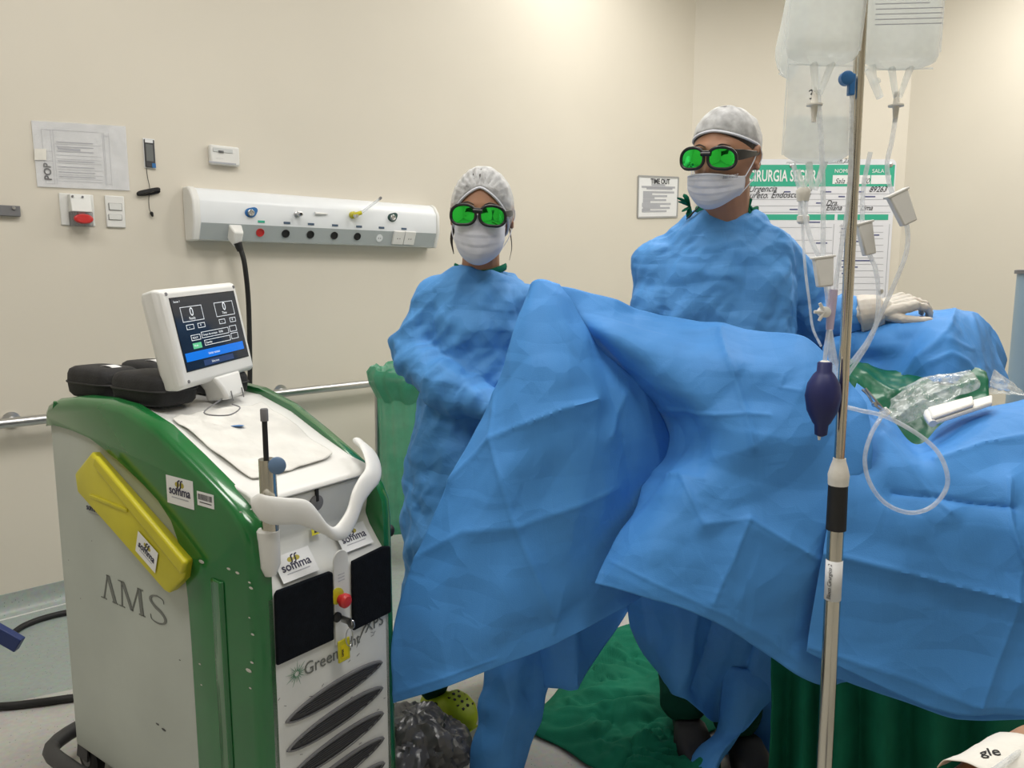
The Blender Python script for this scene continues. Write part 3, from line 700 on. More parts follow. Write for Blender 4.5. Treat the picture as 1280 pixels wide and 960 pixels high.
# stickers
def logo(o, xd, yd, n_, s, parent, back=True, mm=None):
    """white sticker with the word and its double-S emblem; o = centre, s = half width"""
    xd, yd, n_ = unit(xd), unit(yd), unit(n_)
    st = None
    if back: st = MB().prism([o - xd * s - yd * s * .62, o + xd * s - yd * s * .62, o + xd * s + yd * s * .62, o - xd * s + yd * s * .62], n_ * .0006).link('sticker', paper, parent)
    p = st if st else parent; e = n_ * .0009
    t = text('somma', s * .56, o - xd * s * .80 - yd * s * .16 + e, xd, yd, mat('navy_letter', (.03, .03, .07), .5), p, bold=s * .004, sx=.98)
    m = MB(); m.box(o - yd * s * .30 + e, xd * s * .62, yd * s * .025, n_ * .0002); m.link('small_print', lightink, p)
    m = MB()
    for sx in (-.17, .17):
        c = o + yd * s * .30 + xd * s * sx
        pts = [c + xd * s * .17 * math.cos(a) + yd * s * .12 * math.sin(a) for a in np.linspace(0, 2 * math.pi, 14, endpoint=False)]
        m.prism([q + e * .6 for q in pts], n_ * .0002)
    m.link('emblem_ovals', gold, p)
    m = MB()
    for sx in (-.10, .10):
        c = o + yd * s * .30 + xd * s * sx
        P = spline([c + xd * s * .14 + yd * s * .2, c + xd * s * .02 + yd * s * .16, c - xd * s * .0, c - xd * s * .04 - yd * s * .14, c - xd * s * .16 - yd * s * .18], 4)
        m.tube([q + e * 1.2 for q in P], s * .03, 5)
    m.link('emblem', mat('navy_letter', (.03, .03, .07), .5), p)
def sidelogo(px, py, w, b, back, parent=None):
    a, z = LS(px, py, b); logo(LZ(a, b, z), LF, UP, -LW, w, parent or las, back)
sidelogo(225, 615, .048, -.0146, True); sidelogo(117, 636, .040, -.0045, False)
a, z = LS(257, 625, -.0146)
bcs = MB().box(LZ(a, -.0149, z), LF * .028, LW * .0003, UP * .0145).link('barcode_sticker', paper, las)
m = MB(); rnd = random.Random(8)
for k in range(22): m.box(LZ(a - .024 + k * .0022, -.0154, z + .004), LF * rnd.uniform(.0003, .0009), LW * .0001, UP * .006)
m.box(LZ(a, -.0154, z - .007), LF * .02, LW * .0001, UP * .001)
m.link('barcode', ink, bcs)
sl = unit(V(0, 0, .06) - LF * .045); sn = unit(np.cross(LW, sl)); sn = sn if sn @ LF > 0 else -sn
logo(LZ(.7455, .105, .7315) + sn * .0045, LW, sl, sn, .046, las)
logo(LZ(.7455, .272, .7315) + sn * .0045 + sl * .012, LW, sl, sn, .044, las)
qb, qz = LFR(394, 664, .725)
ws = MB(); o = LZ(.722, qb, qz) + sn * .004
ws.prism([o - LW * .014 - sl * .010, o + LW * .014 - sl * .010, o + LW * .010 + sl * .010, o - LW * .006 + sl * .012], sn * .0006); w1 = ws.link('warning_sticker', yellow, las)
MB().prism([o + sn * .0008 - LW * .006 - sl * .006, o + sn * .0008 + LW * .006 - sl * .006, o + sn * .0008 + sl * .005], sn * .0003).link('warning_symbol', ink, w1)
# AMS in a serif face drawn as strokes
def sl_pt(u, v): # u along side 0..1 over the word, v height 0..1
    return LZ(.158 + .287 * u, -.0048, .556 + .064 * v)
def stroke(m, p, q, w): 
    (x0, y0), (x1, y1) = p, q; hw = w / 2
    m.prism([sl_pt(x0 - hw, y0), sl_pt(x0 + hw, y0), sl_pt(x1 + hw, y1), sl_pt(x1 - hw, y1)], -LW * .0006)
m = MB()
stroke(m, (.055, 0), (.14, 1), .018); stroke(m, (.235, 0), (.145, 1), .05)                      # A (no cross bar on this word mark)
for x in (.055, .235): m.prism([sl_pt(x - .045, 0), sl_pt(x + .045, 0), sl_pt(x + .045, .04), sl_pt(x - .045, .04)], -LW * .0006)
stroke(m, (.34, 0), (.36, 1), .018); stroke(m, (.49, .02), (.375, 1), .045); stroke(m, (.49, .02), (.61, 1), .018); stroke(m, (.64, 0), (.62, 1), .048)   # M
for x in (.34, .64): m.prism([sl_pt(x - .045, 0), sl_pt(x + .045, 0), sl_pt(x + .045, .04), sl_pt(x - .045, .04)], -LW * .0006)
for x, s in ((.345, -1), (.635, 1)): m.prism([sl_pt(x - .04, .96), sl_pt(x + .04, .96), sl_pt(x + .04, 1), sl_pt(x - .04, 1)], -LW * .0006)
S = spline([V(.965, .80), V(.95, .95), V(.87, 1.0), V(.79, .90), V(.785, .74), V(.84, .58), V(.92, .45), V(.97, .28), V(.955, .10), V(.87, 0), V(.78, .06), V(.765, .24)], 6)
wd = np.interp(np.linspace(0, 1, len(S)), [0, .15, .3, .5, .7, .9, 1], [.006, .012, .03, .048, .03, .012, .006])
L_, R_ = [], []
for i in range(len(S)):
    t = S[min(i + 1, len(S) - 1)] - S[max(i - 1, 0)]; t = t / (np.linalg.norm(t) + 1e-9); nn = V(-t[1], t[0]) * wd[i] / 2
    L_.append(S[i] + nn * V(1, 2.5)); R_.append(S[i] - nn * V(1, 2.5))
for i in range(len(S) - 1): m.prism([sl_pt(*L_[i]), sl_pt(*L_[i + 1]), sl_pt(*R_[i + 1]), sl_pt(*R_[i])], -LW * .0006)
m.link('lettering', greyink, las)
# yellow plastic holder on the side
pt = {k: LS(*q, -.03) for k, q in dict(p0=(97, 590), p1=(118, 564), p2=(237, 700), p3=(232, 722), p4=(214, 741), p5=(150, 668), p6=(100, 612)).items()}
far = {k: LS(*q, -.004) for k, q in dict(p0=(97, 592), p1=(107, 569), p2=(228, 706), p3=(231, 726), p4=(206, 741), p5=(150, 672), p6=(100, 612)).items()}
order = ['p0', 'p1', 'p2', 'p3', 'p4', 'p5', 'p6']
yh = MB().rings([[LZ(far[k][0] * .3 + pt[k][0] * .7, -.004, far[k][1] * .3 + pt[k][1] * .7) for k in order], [LZ(pt[k][0], -.034, pt[k][1]) for k in order],
                 [LZ(pt[k][0] * .94 + .3 * .06, -.040, pt[k][1] * .94 + .78 * .06) for k in order]]).link('yellow_holder', yellow, las, bevel=.004, segs=3)
# ridge: thick upper bar of the holder and its step
b1_, b2_ = V(*LS(120, 569, -.045)), V(*LS(233, 703, -.045)); pr = V((b2_ - b1_)[1], -(b2_ - b1_)[0]); pr = -unit(pr) * .028
pr = pr if pr[1] < 0 else -pr
MB().prism([LZ(*(lambda p: (p[0], -.036, p[1]))(p)) for p in (b1_, b2_, b2_ + pr * 1.2, b1_ + pr)], -LW * .014).link('raised_bar', yellow, yh, bevel=.006, segs=3)
s1, s2 = V(*LS(113, 617, -.040)), V(*LS(160, 636, -.040))
MB().prism([LZ(p[0], -.038, p[1]) for p in (s1, s2, s2 - V(0, .008), s1 - V(0, .008))], -LW * .006).link('step', yellow, yh, bevel=.002)
a, z = LS(183, 690, -.043); d1 = unit(LF * .80 - UP * .38)
logo(LZ(a, -.0425, z), d1, UP + LF * .35, -LW, .040, yh)

# monitor
TL, BL, TR, BR = at(200, 361, 1.685), at(222, 490, 1.665), at(298, 352, 1.975), at(315, 462, 1.945)
mx, my = unit((TR - TL) + (BR - BL)), unit((TL - BL) + (TR - BR)); my = unit(my - mx * (my @ mx)); mn = np.cross(mx, my); mn = mn if mn @ (CP - TL) > 0 else -mn
mc = (TL + BL + TR + BR) / 4; hw = (np.linalg.norm(TR - TL) + np.linalg.norm(BR - BL)) / 4; hh = (np.linalg.norm(TL - BL) + np.linalg.norm(TR - BR)) / 4
def MO(u, v, e=0.): return mc + mx * u * hw + my * v * hh + mn * e
rings = [[MO(u * s, v * s, e) for u, v in ((-1, -1), (1, -1), (1, 1), (-1, 1))] for s, e in ((.86, -.062), (.97, -.045), (1.0, -.010), (.93, .004))]
mon = MB().rings(rings).link('monitor', white, las, bevel=.006, segs=3)
sx0, sx1, sy0, sy1 = -.80, .84, -.66, .78
MB().prism([MO(sx0 - .015, sy0 - .02, .0045), MO(sx1 + .015, sy0 - .02, .0045), MO(sx1 + .015, sy1 + .02, .0045), MO(sx0 - .015, sy1 + .02, .0045)], -mn * .003).link('screen_gasket', black, mon)
scr = MB().prism([MO(sx0, sy0, .0052), MO(sx1, sy0, .0052), MO(sx1, sy1, .0052), MO(sx0, sy1, .0052)], -mn * .002).link('screen', screenoff, mon)
def SC(x, y, e=.0056): return MO(sx0 + (sx1 - sx0) * x, sy1 - (sy1 - sy0) * y, e)
def sbox(m, x0, y0, x1, y1, e=.0056): m.prism([SC(x0, y1, e), SC(x1, y1, e), SC(x1, y0, e), SC(x0, y0, e)], mn * .0002)
def sframe(m, x0, y0, x1, y1, w=.006):
    sbox(m, x0, y0, x1, y0 + w * 1.3); sbox(m, x0, y1 - w * 1.3, x1, y1); sbox(m, x0, y0, x0 + w, y1); sbox(m, x1 - w, y0, x1, y1)
m = MB()
for r in ((.10, .13, .42, .34), (.62, .13, .93, .34), (.13, .38, .24, .45), (.30, .38, .41, .45), (.64, .38, .74, .45), (.82, .38, .92, .45), (.16, .53, .30, .61), (.32, .51, .76, .60), (.34, .63, .76, .71), (.78, .50, .90, .59), (.78, .61, .90, .70)): sframe(m, *r)
m.link('screen_outlines', scrline, mon)
m = MB(); sbox(m, .02, .76, .95, .88); m.link('blue_bar', scrblue, mon)
m = MB(); sbox(m, .16, .645, .29, .725); m.link('green_button', scrgreen, mon)
m = MB(); sbox(m, .26, .905, .74, .985); m.link('lower_button', scrpanel, mon)
ht = hh * (sy1 - sy0)
for s, x, y, k in (('0', .225, .265, .17), ('0', .745, .255, .17), ('Ready', .20, .315, .055), ('Time', .72, .31, .055), ('-', .165, .435, .07), ('+', .33, .435, .07), ('-', .675, .435, .07), ('+', .85, .435, .07), ('READY', .18, .585, .04), ('Tempo de emissao   00:00', .335, .57, .045), ('Standby', .36, .685, .045), ('Iniciar sessao', .36, .84, .05), ('Selecione', .38, .96, .045), ('Sessao 1', .03, .06, .04), ('Modo', .175, .695, .04)):
    text(s, k * ht, SC(x, y, .0058), mx, my, scrline, mon, ext=.0001)
for u, v in ((-.85, .88), (.88, .88), (-.82, -.86)): MB().lathe(MO(u, v, .002), mn, [(0, .004), (.003, .004)], 12).link('screw', grey, mon)
# hinge stalk
f0 = MO(.12, -.95, -.02); ftp = onz(268, 506, 1.022)
st_ = MB().rings([[MO(-.22, -.90, .004), MO(.52, -.90, .004), MO(.52, -.90, -.05), MO(-.22, -.90, -.05)], [MO(-.14, -1.16, .012), MO(.44, -1.16, .012), MO(.44, -1.16, -.04), MO(-.14, -1.16, -.04)], [MO(-.10, -1.44, .018), MO(.40, -1.44, .018), MO(.40, -1.42, -.045), MO(-.10, -1.42, -.045)]]).link('hinge_stalk', white, mon, bevel=.008, segs=3)
for u in (.0, .3): MB().box(MO(u, -1.38, .019), mx * .001, my * .012, mn * .001).link('slot', grey, st_)
cbl = MO(-.08, -1.40, .0)
MB().tube([MO(-.10, -1.40, .0), onz(255, 516, 1.02), onz(285, 519, 1.015), onz(300, 510, 1.02), onz(290, 505, 1.024)], .0016, 6, smooth=6).link('thin_cable', grey, mon)

# ribbon handle across the front
top = [(314, 622), (324, 617), (334, 619.5), (355, 622), (377, 623.5), (389, 629), (399, 642), (409.5, 656), (420, 657), (434, 637), (441, 613), (450, 596), (457, 585), (456, 572), (450, 558), (441, 549)]
bot = [(318, 640), (327, 651), (342, 656), (371.6, 656), (388, 661), (399, 666), (407, 669), (418, 675.5), (434, 672), (445, 653), (453, 631), (463, 616), (474, 602), (476, 586), (470, 569), (452, 553)]
aa = [.768, .782, .80, .81, .817, .82, .823, .825, .82, .81, .80, .79, .775, .75, .72, .68]
tp, bt = [], []
for (x, y), (x2, y2), a in zip(top, bot, aa): tp.append(LZ(a, *LFR(x, y, a))); bt.append(LZ(a + .004, *LFR(x2, y2, a + .004)))
tp, bt = spline(tp, 4), spline(bt, 4); rings = []
for i in range(len(tp)):
    d = unit(bt[i] - tp[i]); f = tp[min(i + 1, len(tp) - 1)] - tp[max(i - 1, 0)]; n_ = unit(np.cross(d, f)); n_ = n_ if n_ @ LF > 0 else -n_
    c = (tp[i] + bt[i]) / 2; h = np.linalg.norm(bt[i] - tp[i]) / 2
    rings.append([c + d * h * math.cos(q) + n_ * .008 * math.sin(q) for q in np.linspace(0, 2 * math.pi, 16, endpoint=False)])
MB().rings(rings).link('front_handle', white, las, smooth=60)
# fibre post
ptop = onpl(335, 574, LZ(.775, 0, 0), LF); pb_, pz_ = LFR(335, 574, .775)
post = MB().lathe(LZ(.772, pb_, .80), UP, [(0, .0165), (pz_ - .80, .0165)], 24).link('fibre_post', chrome, las)
MB().lathe(LZ(.768, pb_ - .002, .742), UP, [(0, .012), (.02, .021), (.090, .0215), (.094, .018)], 20).link('post_socket', white, post)
zz = pz_
MB().lathe(LZ(.775, pb_ - .004, zz - .01), UP, [(0, .0052), (.095, .0052)], 12).link('rod', black, post)
MB().lathe(LZ(.775, pb_ - .004, zz + .075), UP, [(0, .0075), (.022, .0075), (.024, .006)], 14).link('rod_tip', grey, post)
kp = LZ(.785, pb_ + .012, zz - .012)
nk = unit(V(.35, -1, .15))
MB().lathe(kp, nk, [(0, .008), (.012, .008), (.012, .0165), (.020, .0165), (.022, .014), (.0222, 0)], 24).link('clamp_knob', mat('knob_blue', (.12, .20, .33), .4, noise_amt=.05), post)
# undercarriage
for b in (-.05, BWID + .05):
    lp = [LZ(-.12, b, .075), LZ(-.13, BWID / 2, .07)][:1]
def loopz(pts, r, name, m_): return MB().tube(pts, r, 12, closed=True, smooth=4).link(name, m_, las, smooth=60)
loopz([LZ(-.10, -.035, .085), LZ(.0, -.05, .08), LZ(.18, -.03, .08), LZ(.24, .04, .08), LZ(.20, .3, .08), LZ(.18, BWID + .03, .08), LZ(0, BWID + .05, .08), LZ(-.10, BWID + .035, .085), LZ(-.14, BWID * .75, .085), LZ(-.14, BWID * .25, .085)], .020, 'rear_bumper', dgrey)
loopz([LZ(.80, 0, .08), LZ(.72, -.03, .08), LZ(.58, .02, .08), LZ(.58, BWID - .02, .08), LZ(.72, BWID + .03, .08), LZ(.80, BWID, .08), LZ(.82, BWID / 2, .08)], .020, 'front_bumper', dgrey)
MB().box(LZ(.34, BWID / 2, .09), LF * .36, LW * .14, UP * .02).link('base_plate', black, las, bevel=.01)
for a, b in ((-.03, .03), (-.03, BWID - .03), (.70, .04), (.70, BWID + .0)):
    w = MB().lathe(LZ(a, b - .014, .05), LW, [(0, .04), (.004, .05), (.024, .05), (.028, .04)], 24).link('castor', black, las)
    MB().lathe(LZ(a, b - .016, .05), LW, [(0, .022), (.032, .022)], 16).link('castor_hub', grey, w)
    MB().prism([LZ(a - .035, b - .022, .05), LZ(a + .02, b - .022, .05), LZ(a + .03, b - .022, .105), LZ(a - .02, b - .022, .105)], LW * .005).link('castor_fork', dgrey, w)
MB().lathe(LZ(.735, BWID + .012, .725), LW, [(0, .012), (.02, .016), (.026, .012)], 14).link('side_buffer', black, las)

# paper mat and pouches on the console
def top_z(a): return float(np.interp(a, [-.04, .05, .2, .34, .46, .57, .67, .705], [.98, 1.018, 1.028, 1.022, .99, .943, .905, .893]))
def curved_sheet(name, outline, label, cat, m_, lift=.002, thick=.0015, n=48, seed=2):
    """outline: 4 (a,b) corners, bilinear patch resting on the curved lid"""
    G = []
    for i in range(n + 1):
        row = []
        for j in range(n + 1):
            s, t = i / n, j / n
            # rounded corners
            s2, t2 = 2 * s - 1, 2 * t - 1; f = math.sqrt(1 - .5 * t2 ** 8), math.sqrt(1 - .5 * s2 ** 8)
            s3, t3 = (s2 * (1 - .06 * t2 ** 6) + 1) / 2, (t2 * (1 - .06 * s2 ** 6) + 1) / 2
            p = (V(*outline[0]) * (1 - s3) + V(*outline[1]) * s3) * (1 - t3) + (V(*outline[3]) * (1 - s3) + V(*outline[2]) * s3) * t3
            row.append(LZ(p[0], p[1], top_z(p[0]) + lift + .0045 * (1 + crumple(V(p[0], p[1], .1), 14., 2.2))))
        G.append(row)
    o = MB().grid(G).link(name, m_, None, smooth=60, solid=thick, off=1)
    return tag(o, label, cat)
curved_sheet('absorbent_mat', [(.40, .050), (.40, .300), (.665, .300), (.675, .062)], 'crinkled white absorbent mat on the sloping lid of the laser console', 'mat', mat('mat_white', (.76, .75, .71), .9, noise_amt=.14, nscale=14, bump=1., bscale=45))
bsm = MB().lathe(LZ(.49, .16, top_z(.49) + .0095), UP, [(0, .016), (.0006, .014)], 9, sc=(1.3, .6)); tag(bsm.link('blue_smear', clipblue), 'small blue smear on the crinkled white mat', 'stain')
def pouch(a, b, la, lb, h, yaw, label, lab, lift=0.):
    z = max(top_z(a - la * .8), top_z(a), top_z(a + la * .8)) + .003 + lift
    A = LF * math.cos(yaw) + LW * math.sin(yaw); Bv = -LF * math.sin(yaw) + LW * math.cos(yaw); c = LZ(a, b, 0)
    t = thing('goggle_case', c + UP * z, label, 'case', 'black cases on the laser console')
    def ring(sa, sb, zz, n=24): return [c + UP * (z + zz) + A * la * sa * math.copysign(abs(math.cos(q)) ** .45, math.cos(q)) + Bv * lb * sb * math.copysign(abs(math.sin(q)) ** .45, math.sin(q)) for q in np.linspace(0, 2 * math.pi, n, endpoint=False)]
    MB().rings([ring(.88, .86, 0), ring(.97, .96, h * .12), ring(1, 1, h * .46)]).link('lower_shell', blackcase, t, smooth=70)
    MB().rings([ring(1, 1, h * .50), ring(.985, .98, h * .74), ring(.93, .91, h * .90), ring(.80, .76, h * .98), ring(.3, .3, h * 1.0)]).link('upper_shell', blackcase, t, smooth=70)
    MB().tube(ring(1.01, 1.01, h * .48), .0028, 6, closed=True).link('zip', black, t)
    if lab:
        l0 = c + A * la * lab[0] + Bv * lb * lab[1] + UP * (z + h * .995)
        G = [[l0 + A * s * .032 + Bv * r * .012 + UP * (.003 - .0 * s - .004 * s * s) for s in np.linspace(-1, 1, 5)] for r in (-1, 1)]
        MB().grid(G).link('white_label', paper, t, solid=.0006)
    return t
pouch(.065, .088, .098, .055, .074, .02, 'black zipped case with white label at the rear left corner of the laser console', (.25, .1))
pouch(.280, .094, .100, .060, .072, .05, 'black zipped case in front of the monitor base, nearest the green cheek', (.45, .35))
pouch(.080, .205, .085, .052, .078, .0, 'black zipped case behind the monitor, in the rear row', (.2, 0))
pouch(.255, .272, .080, .050, .056, .1, 'black zipped case showing right of the monitor stalk', None)

# floor cables, blue board at left edge
def floorpath(pts, z=.012): return [onz(x, y, z) for x, y in pts]
tag(MB().tube(floorpath([(-60, 815), (0, 800), (30, 782), (60, 771), (95, 764), (150, 760), (250, 770)]), .011, 10, smooth=8).link('floor_cable', black), 'black cable curving over the grey floor to the wall side of the console', 'cable')
tag(MB().tube(floorpath([(-80, 884), (0, 883), (50, 878), (105, 871), (180, 868), (260, 880)]), .012, 10, smooth=8).link('floor_cable', black), 'straight black cable on the pale floor leading under the console', 'cable')
bbrd = thing('foot_board', at(-20, 815, 2.1) * V(1, 1, 0), 'dark blue flat bar poking in at the left edge above the floor', 'board')
e0, e1 = at(-70, 752, 2.1), at(25, 806, 2.1)
dd = unit(e1 - e0); uu = unit(np.cross(dd, V(0, 1, 0)))
MB().box((e0 + e1) / 2, (e1 - e0) / 2, uu * .022, V(0, .012, 0)).link('bar', mat('navy_panel', (.01, .03, .14), .4), bbrd, bevel=.003)
sp_ = e0 * .8 + e1 * .2
MB().box(V(sp_[0], sp_[1], sp_[2] / 2), V(.012, 0, 0), V(0, .012, 0), UP * sp_[2] / 2).link('support_leg', grey, bbrd)

# ------------------------------------------------------------------ bodies
from mathutils.bvhtree import BVHTree
def wraptext(t_, size, px, py, xd, G, parent, m_, shear=.3, bold=0., lift=.0007):
    """handwriting laid onto a curved patch G (grid of points)"""
    n, k = len(G), len(G[0]); tree = BVHTree.FromPolygons([Vector(p) for r in G for p in r], [(i * k + j, i * k + j + 1, (i + 1) * k + j + 1, (i + 1) * k + j) for i in range(n - 1) for j in range(k - 1)])
    loc, nn, _, _ = tree.ray_cast(Vector(CP), Vector(unit(ray(px, py))))
    if loc is None: return
    nn = np.array(nn); nn = nn if nn @ (CP - np.array(loc)) > 0 else -nn; xd = unit(np.array(xd) - nn * (np.array(xd) @ nn)); yd = np.cross(nn, xd)
    o = text(t_, size, np.array(loc), xd, yd, m_, parent, name='handwriting', shear=shear, bold=bold, ext=.0001); base = worldloc(parent)
    for v in o.data.vertices:
        p = v.co + base; h = tree.ray_cast(p + Vector(nn) * .03, -Vector(nn))
        if h[0] is not None: v.co = h[0] + Vector(nn) * lift - base
def fuse(mb, voxel, smooth=4, fac=.5):
    me = bpy.data.meshes.new('tmp'); me.from_pydata(mb.v, [], mb.f)
    bm = bmesh.new(); bm.from_mesh(me); bmesh.ops.recalc_face_normals(bm, faces=bm.faces); bm.to_mesh(me); bm.free()
    o = bpy.data.objects.new('tmp', me); COL.objects.link(o)
    r = o.modifiers.new('r', 'REMESH'); r.mode = 'VOXEL'; r.voxel_size = voxel
    if smooth: s = o.modifiers.new('s', 'SMOOTH'); s.iterations = smooth; s.factor = fac
    dg = bpy.context.evaluated_depsgraph_get(); out = bpy.data.meshes.new_from_object(o.evaluated_get(dg))
    bpy.data.objects.remove(o); return out
def place(name, me, m, parent, smooth=180, **k):
    b = worldloc(parent); me.transform(Matrix.Translation(-b)); me.name = name
    return finish(name, me, m, parent, smooth=smooth, **k)
def elrings(mb, rows, seg=28):
    """closed loft of ellipses: (cx, cy, z, rx, ry)"""
    return mb.rings([[V(cx + rx * math.cos(q), cy + ry * math.sin(q), z) for q in np.linspace(0, 2 * math.pi, seg, endpoint=False)] for cx, cy, z, rx, ry in rows])

class Head:
    """local frame: x to the viewer's right, -y to the front, z up; origin at mid head"""
    def __init__(s, c, yaw, pitch, roll, scale):
        s.c = np.array(c, float); s.k = scale
        s.R = np.array((Matrix.Rotation(math.radians(yaw), 3, 'Z') @ Matrix.Rotation(math.radians(pitch), 3, 'X') @ Matrix.Rotation(math.radians(roll), 3, 'Y')))
    def __call__(s, x, f, z): return s.c + s.R @ (V(x, -f, z) * s.k)
    def d(s, x, f, z): return s.R @ V(x, -f, z)
def skull_r(th, ph):
    """surface point for azimuth th (0 = front) and elevation ph"""
    x = math.sin(th) * math.cos(ph); f = math.cos(th) * math.cos(ph); z = math.sin(ph)
    X, Fy, Z = .076 * x, .094 * f, .118 * z
    if z < 0:
        t = -z; X *= 1 - .30 * t ** 1.5; Fy *= (1 - .10 * t) if f > 0 else (1 - .45 * t)
        if f > 0: Fy += .012 * t * f
    else:
        Fy += -.006 if f < 0 else 0
        X *= 1 + .05 * z
    return X, Fy, Z
def head_mesh(mb, H, male):
    rings = []
    def g(a, s): return math.exp(-(a / s) ** 2)
    for i in range(49):
        ph = -math.pi / 2 + .02 + (math.pi - .04) * i / 48; ring = []
        for j in range(64):
            th = 2 * math.pi * j / 64; X, Fy, Z = skull_r(th, ph)
            if Fy > .02:
                nz = (.022 if male else .016)
                Fy += nz * g(X, .011) * (g(Z + .026, .016) if Z < -.026 else g(Z + .026, .030))         # nose
                Fy += .006 * g(abs(X) - .013, .007) * g(Z + .030, .008)                                  # nostrils
                Fy -= .011 * g(abs(X) - .031, .014) * g(Z - .004, .013)                                  # eye sockets
                Fy += (.006 if male else .003) * g(abs(X) - .024, .022) * g(Z - .026, .009)              # brow
                Fy += .005 * g(X, .020) * g(Z + .059, .007) + .006 * g(X, .018) * g(Z + .071, .006)      # lips
                Fy += .008 * g(X, .018) * g(Z + .098, .014)                                              # chin
                Fy += .005 * g(abs(X) - .042, .016) * g(Z + .022, .018)                                  # cheek bones
            ring.append(H(X, Fy, Z))
        rings.append(ring)
    mb.rings(rings)
    for sx in (-1, 1):                                                                                   # ears
        for k in range(14):
            a = math.radians(-150 + 300 * k / 13); 
            mb.ell(H(sx * .082, -.006 - .013 * math.cos(a) * 1.0 - .004, -.004 + .027 * math.sin(a)), (.0058 * H.k,) * 3, 8)
        mb.ell(H(sx * .077, -.008, -.004), V(.006, .012, .022) * H.k, 10, H.R)
        mb.ell(H(sx * .080, -.004, -.026), V(.005, .007, .009) * H.k, 8, H.R)
def eyes(H, parent):
    for sx in (-1, 1):
        e = MB().ell(H(sx * .031, .080, .004), V(.0115, .0115, .0115) * H.k, 14).link('eye', eyem, parent)
        MB().ell(H(sx * .031, .0905, .004), V(.0055, .0015, .0055) * H.k, 12, H.R).link('iris', hairm, e)
        MB().tube([H(sx * .013, .0975, .026), H(sx * .028, .098, .032), H(sx * .046, .087, .028)], [.0022 * H.k, .0032 * H.k, .0012 * H.k], 6, smooth=4, sc=(1, .6)).link('eyebrow', hairm, parent)
def goggles(H, parent, arm=1., name='goggles'):
    def fy(x): return .1255 - 3.0 * x * x - 40 * abs(x) ** 4
    fr = MB(); cz = .003
    def lp(sx, s, e=0.):
        out = []
        for q in np.linspace(0, 2 * math.pi, 36, endpoint=False):
            cx, sz = math.cos(q), math.sin(q)
            x = sx * .0375 + s * .0325 * math.copysign(abs(cx) ** .8, cx); z = cz - .002 + s * .0250 * math.copysign(abs(sz) ** .85, sz) - .003 * (sx * x > .037) * (sx * x - .037) / .03
            out.append(H(x, fy(x) + e, z))
        return out
    for sx in (-1, 1): fr.tube(lp(sx, 1.0), .0040 * H.k, 8, closed=True)
    fr.tube([H(x, fy(x) + .001, cz + .008) for x in (-.012, 0, .012)], .0055 * H.k, 8)
    fr.tube([H(x, fy(x) + .000, cz + .0135) for x in (-.014, 0, .014)], .003 * H.k, 8)
    o = fr.link(name, framem, parent, smooth=60)
    for sx in (-1, 1):
        rings = [[H(*V(0, 0, 0)) for _ in range(1)]] if 0 else None
        outer_ = lp(sx, .97); c = H(sx * .0375, fy(.0375) + .003, cz - .002); g = []
        for s, e in ((1, 0), (.8, .0012), (.55, .0022), (.3, .0028), (.05, .003)): g.append([c * (1 - s) + p * s + H.d(0, e * 1.0 - .003 * (1 - s), 0) for p in outer_])
        MB().rings(g).link('lens', lensm, o, smooth=80)
        tp_ = []
        for x, f, h in ((sx * .062, .100, .013 * arm), (sx * .073 , .078, .012 * arm), (sx * .080, .04, .008), (sx * .083, .0, .005), (sx * .082, -.02, .004)):
            tp_.append([H(x + sx * .0018, f, cz + .004 + h), H(x + sx * .0018, f, cz + .004 - h), H(x - sx * .0018, f, cz + .004 - h), H(x - sx * .0018, f, cz + .004 + h)])
        MB().rings(tp_).link('temple_arm', framem, o, bevel=.001)
    return o
def mask(H, parent, z0, z1, writing=None, wide=.069):
    """pleated mask between heights z0 (top) and z1 (below the chin)"""
    G = []; n = 30
    for i in range(n + 1):
        s = i / n; z = z0 + (z1 - z0) * s
        yc = float(np.interp(z, [-.135, -.125, -.11, -.09, -.06, -.04, -.02, .0, .012], [.070, .092, .107, .114, .117, .117, .115, .106, .100]))
        zz_ = z; w = wide * (1 - .18 * max(0, (s - .55) / .45) ** 1.5); ye = .040 if s < .7 else .040 - .01 * (s - .7)
        pl_ = .0022 * ((s * 5) % 1.0) if .15 < s < .85 else 0
        row = []
        for j in range(n + 1):
            a = (j / n - .5) * math.pi; x = w * math.sin(a); c = max(0, math.cos(a)) ** .8
            drop = .010 * (1 - abs(math.sin(a))) * (1 if s < .3 else 0) * (z0 > -.02)
            f = ye + (yc - ye) * c
            if z0 > -.02 and s < .25: f += .009 * math.exp(-(x / .012) ** 2) * (1 - s * 3)
            zedge = zz_ + (abs(math.sin(a)) ** 2) * ((-.010) * (1 - s) + .030 * s) + drop
            f += pl_ * c + .0022 * noise.noise(Vector((x * 60, z * 40, 3 + H.k)))
            row.append(H(x, f + .002, zedge))
        G.append(row)
    o = MB().grid(G).link('mask', maskm, parent, smooth=70, solid=.0012, off=0)
    for sx, j in ((-1, 0), (1, -1)):
        a, b = (G[2][j], G[-4][j]); er = H(sx * .083, -.010, .020), H(sx * .088, -.022, .0), H(sx * .083, -.014, -.024)
        MB().tube([a, a * .5 + er[0] * .5 + H.d(sx * .004, 0, .002), er[0], er[1], er[2], b * .5 + er[2] * .5 + H.d(sx * .006, 0, 0), b], .0014 * H.k, 6, smooth=6).link('ear_loop', maskm, o)
    MB().tube([G[1][j] + H.d(0, .0008, 0) for j in range(5, n - 4)], .0018, 6).link('nose_strip', maskm, o)
    if writing:
        wraptext(writing, .016, 903, 224, V(1, .2, .12), G, o, lightink, .3, .0001, .0012)
    return o
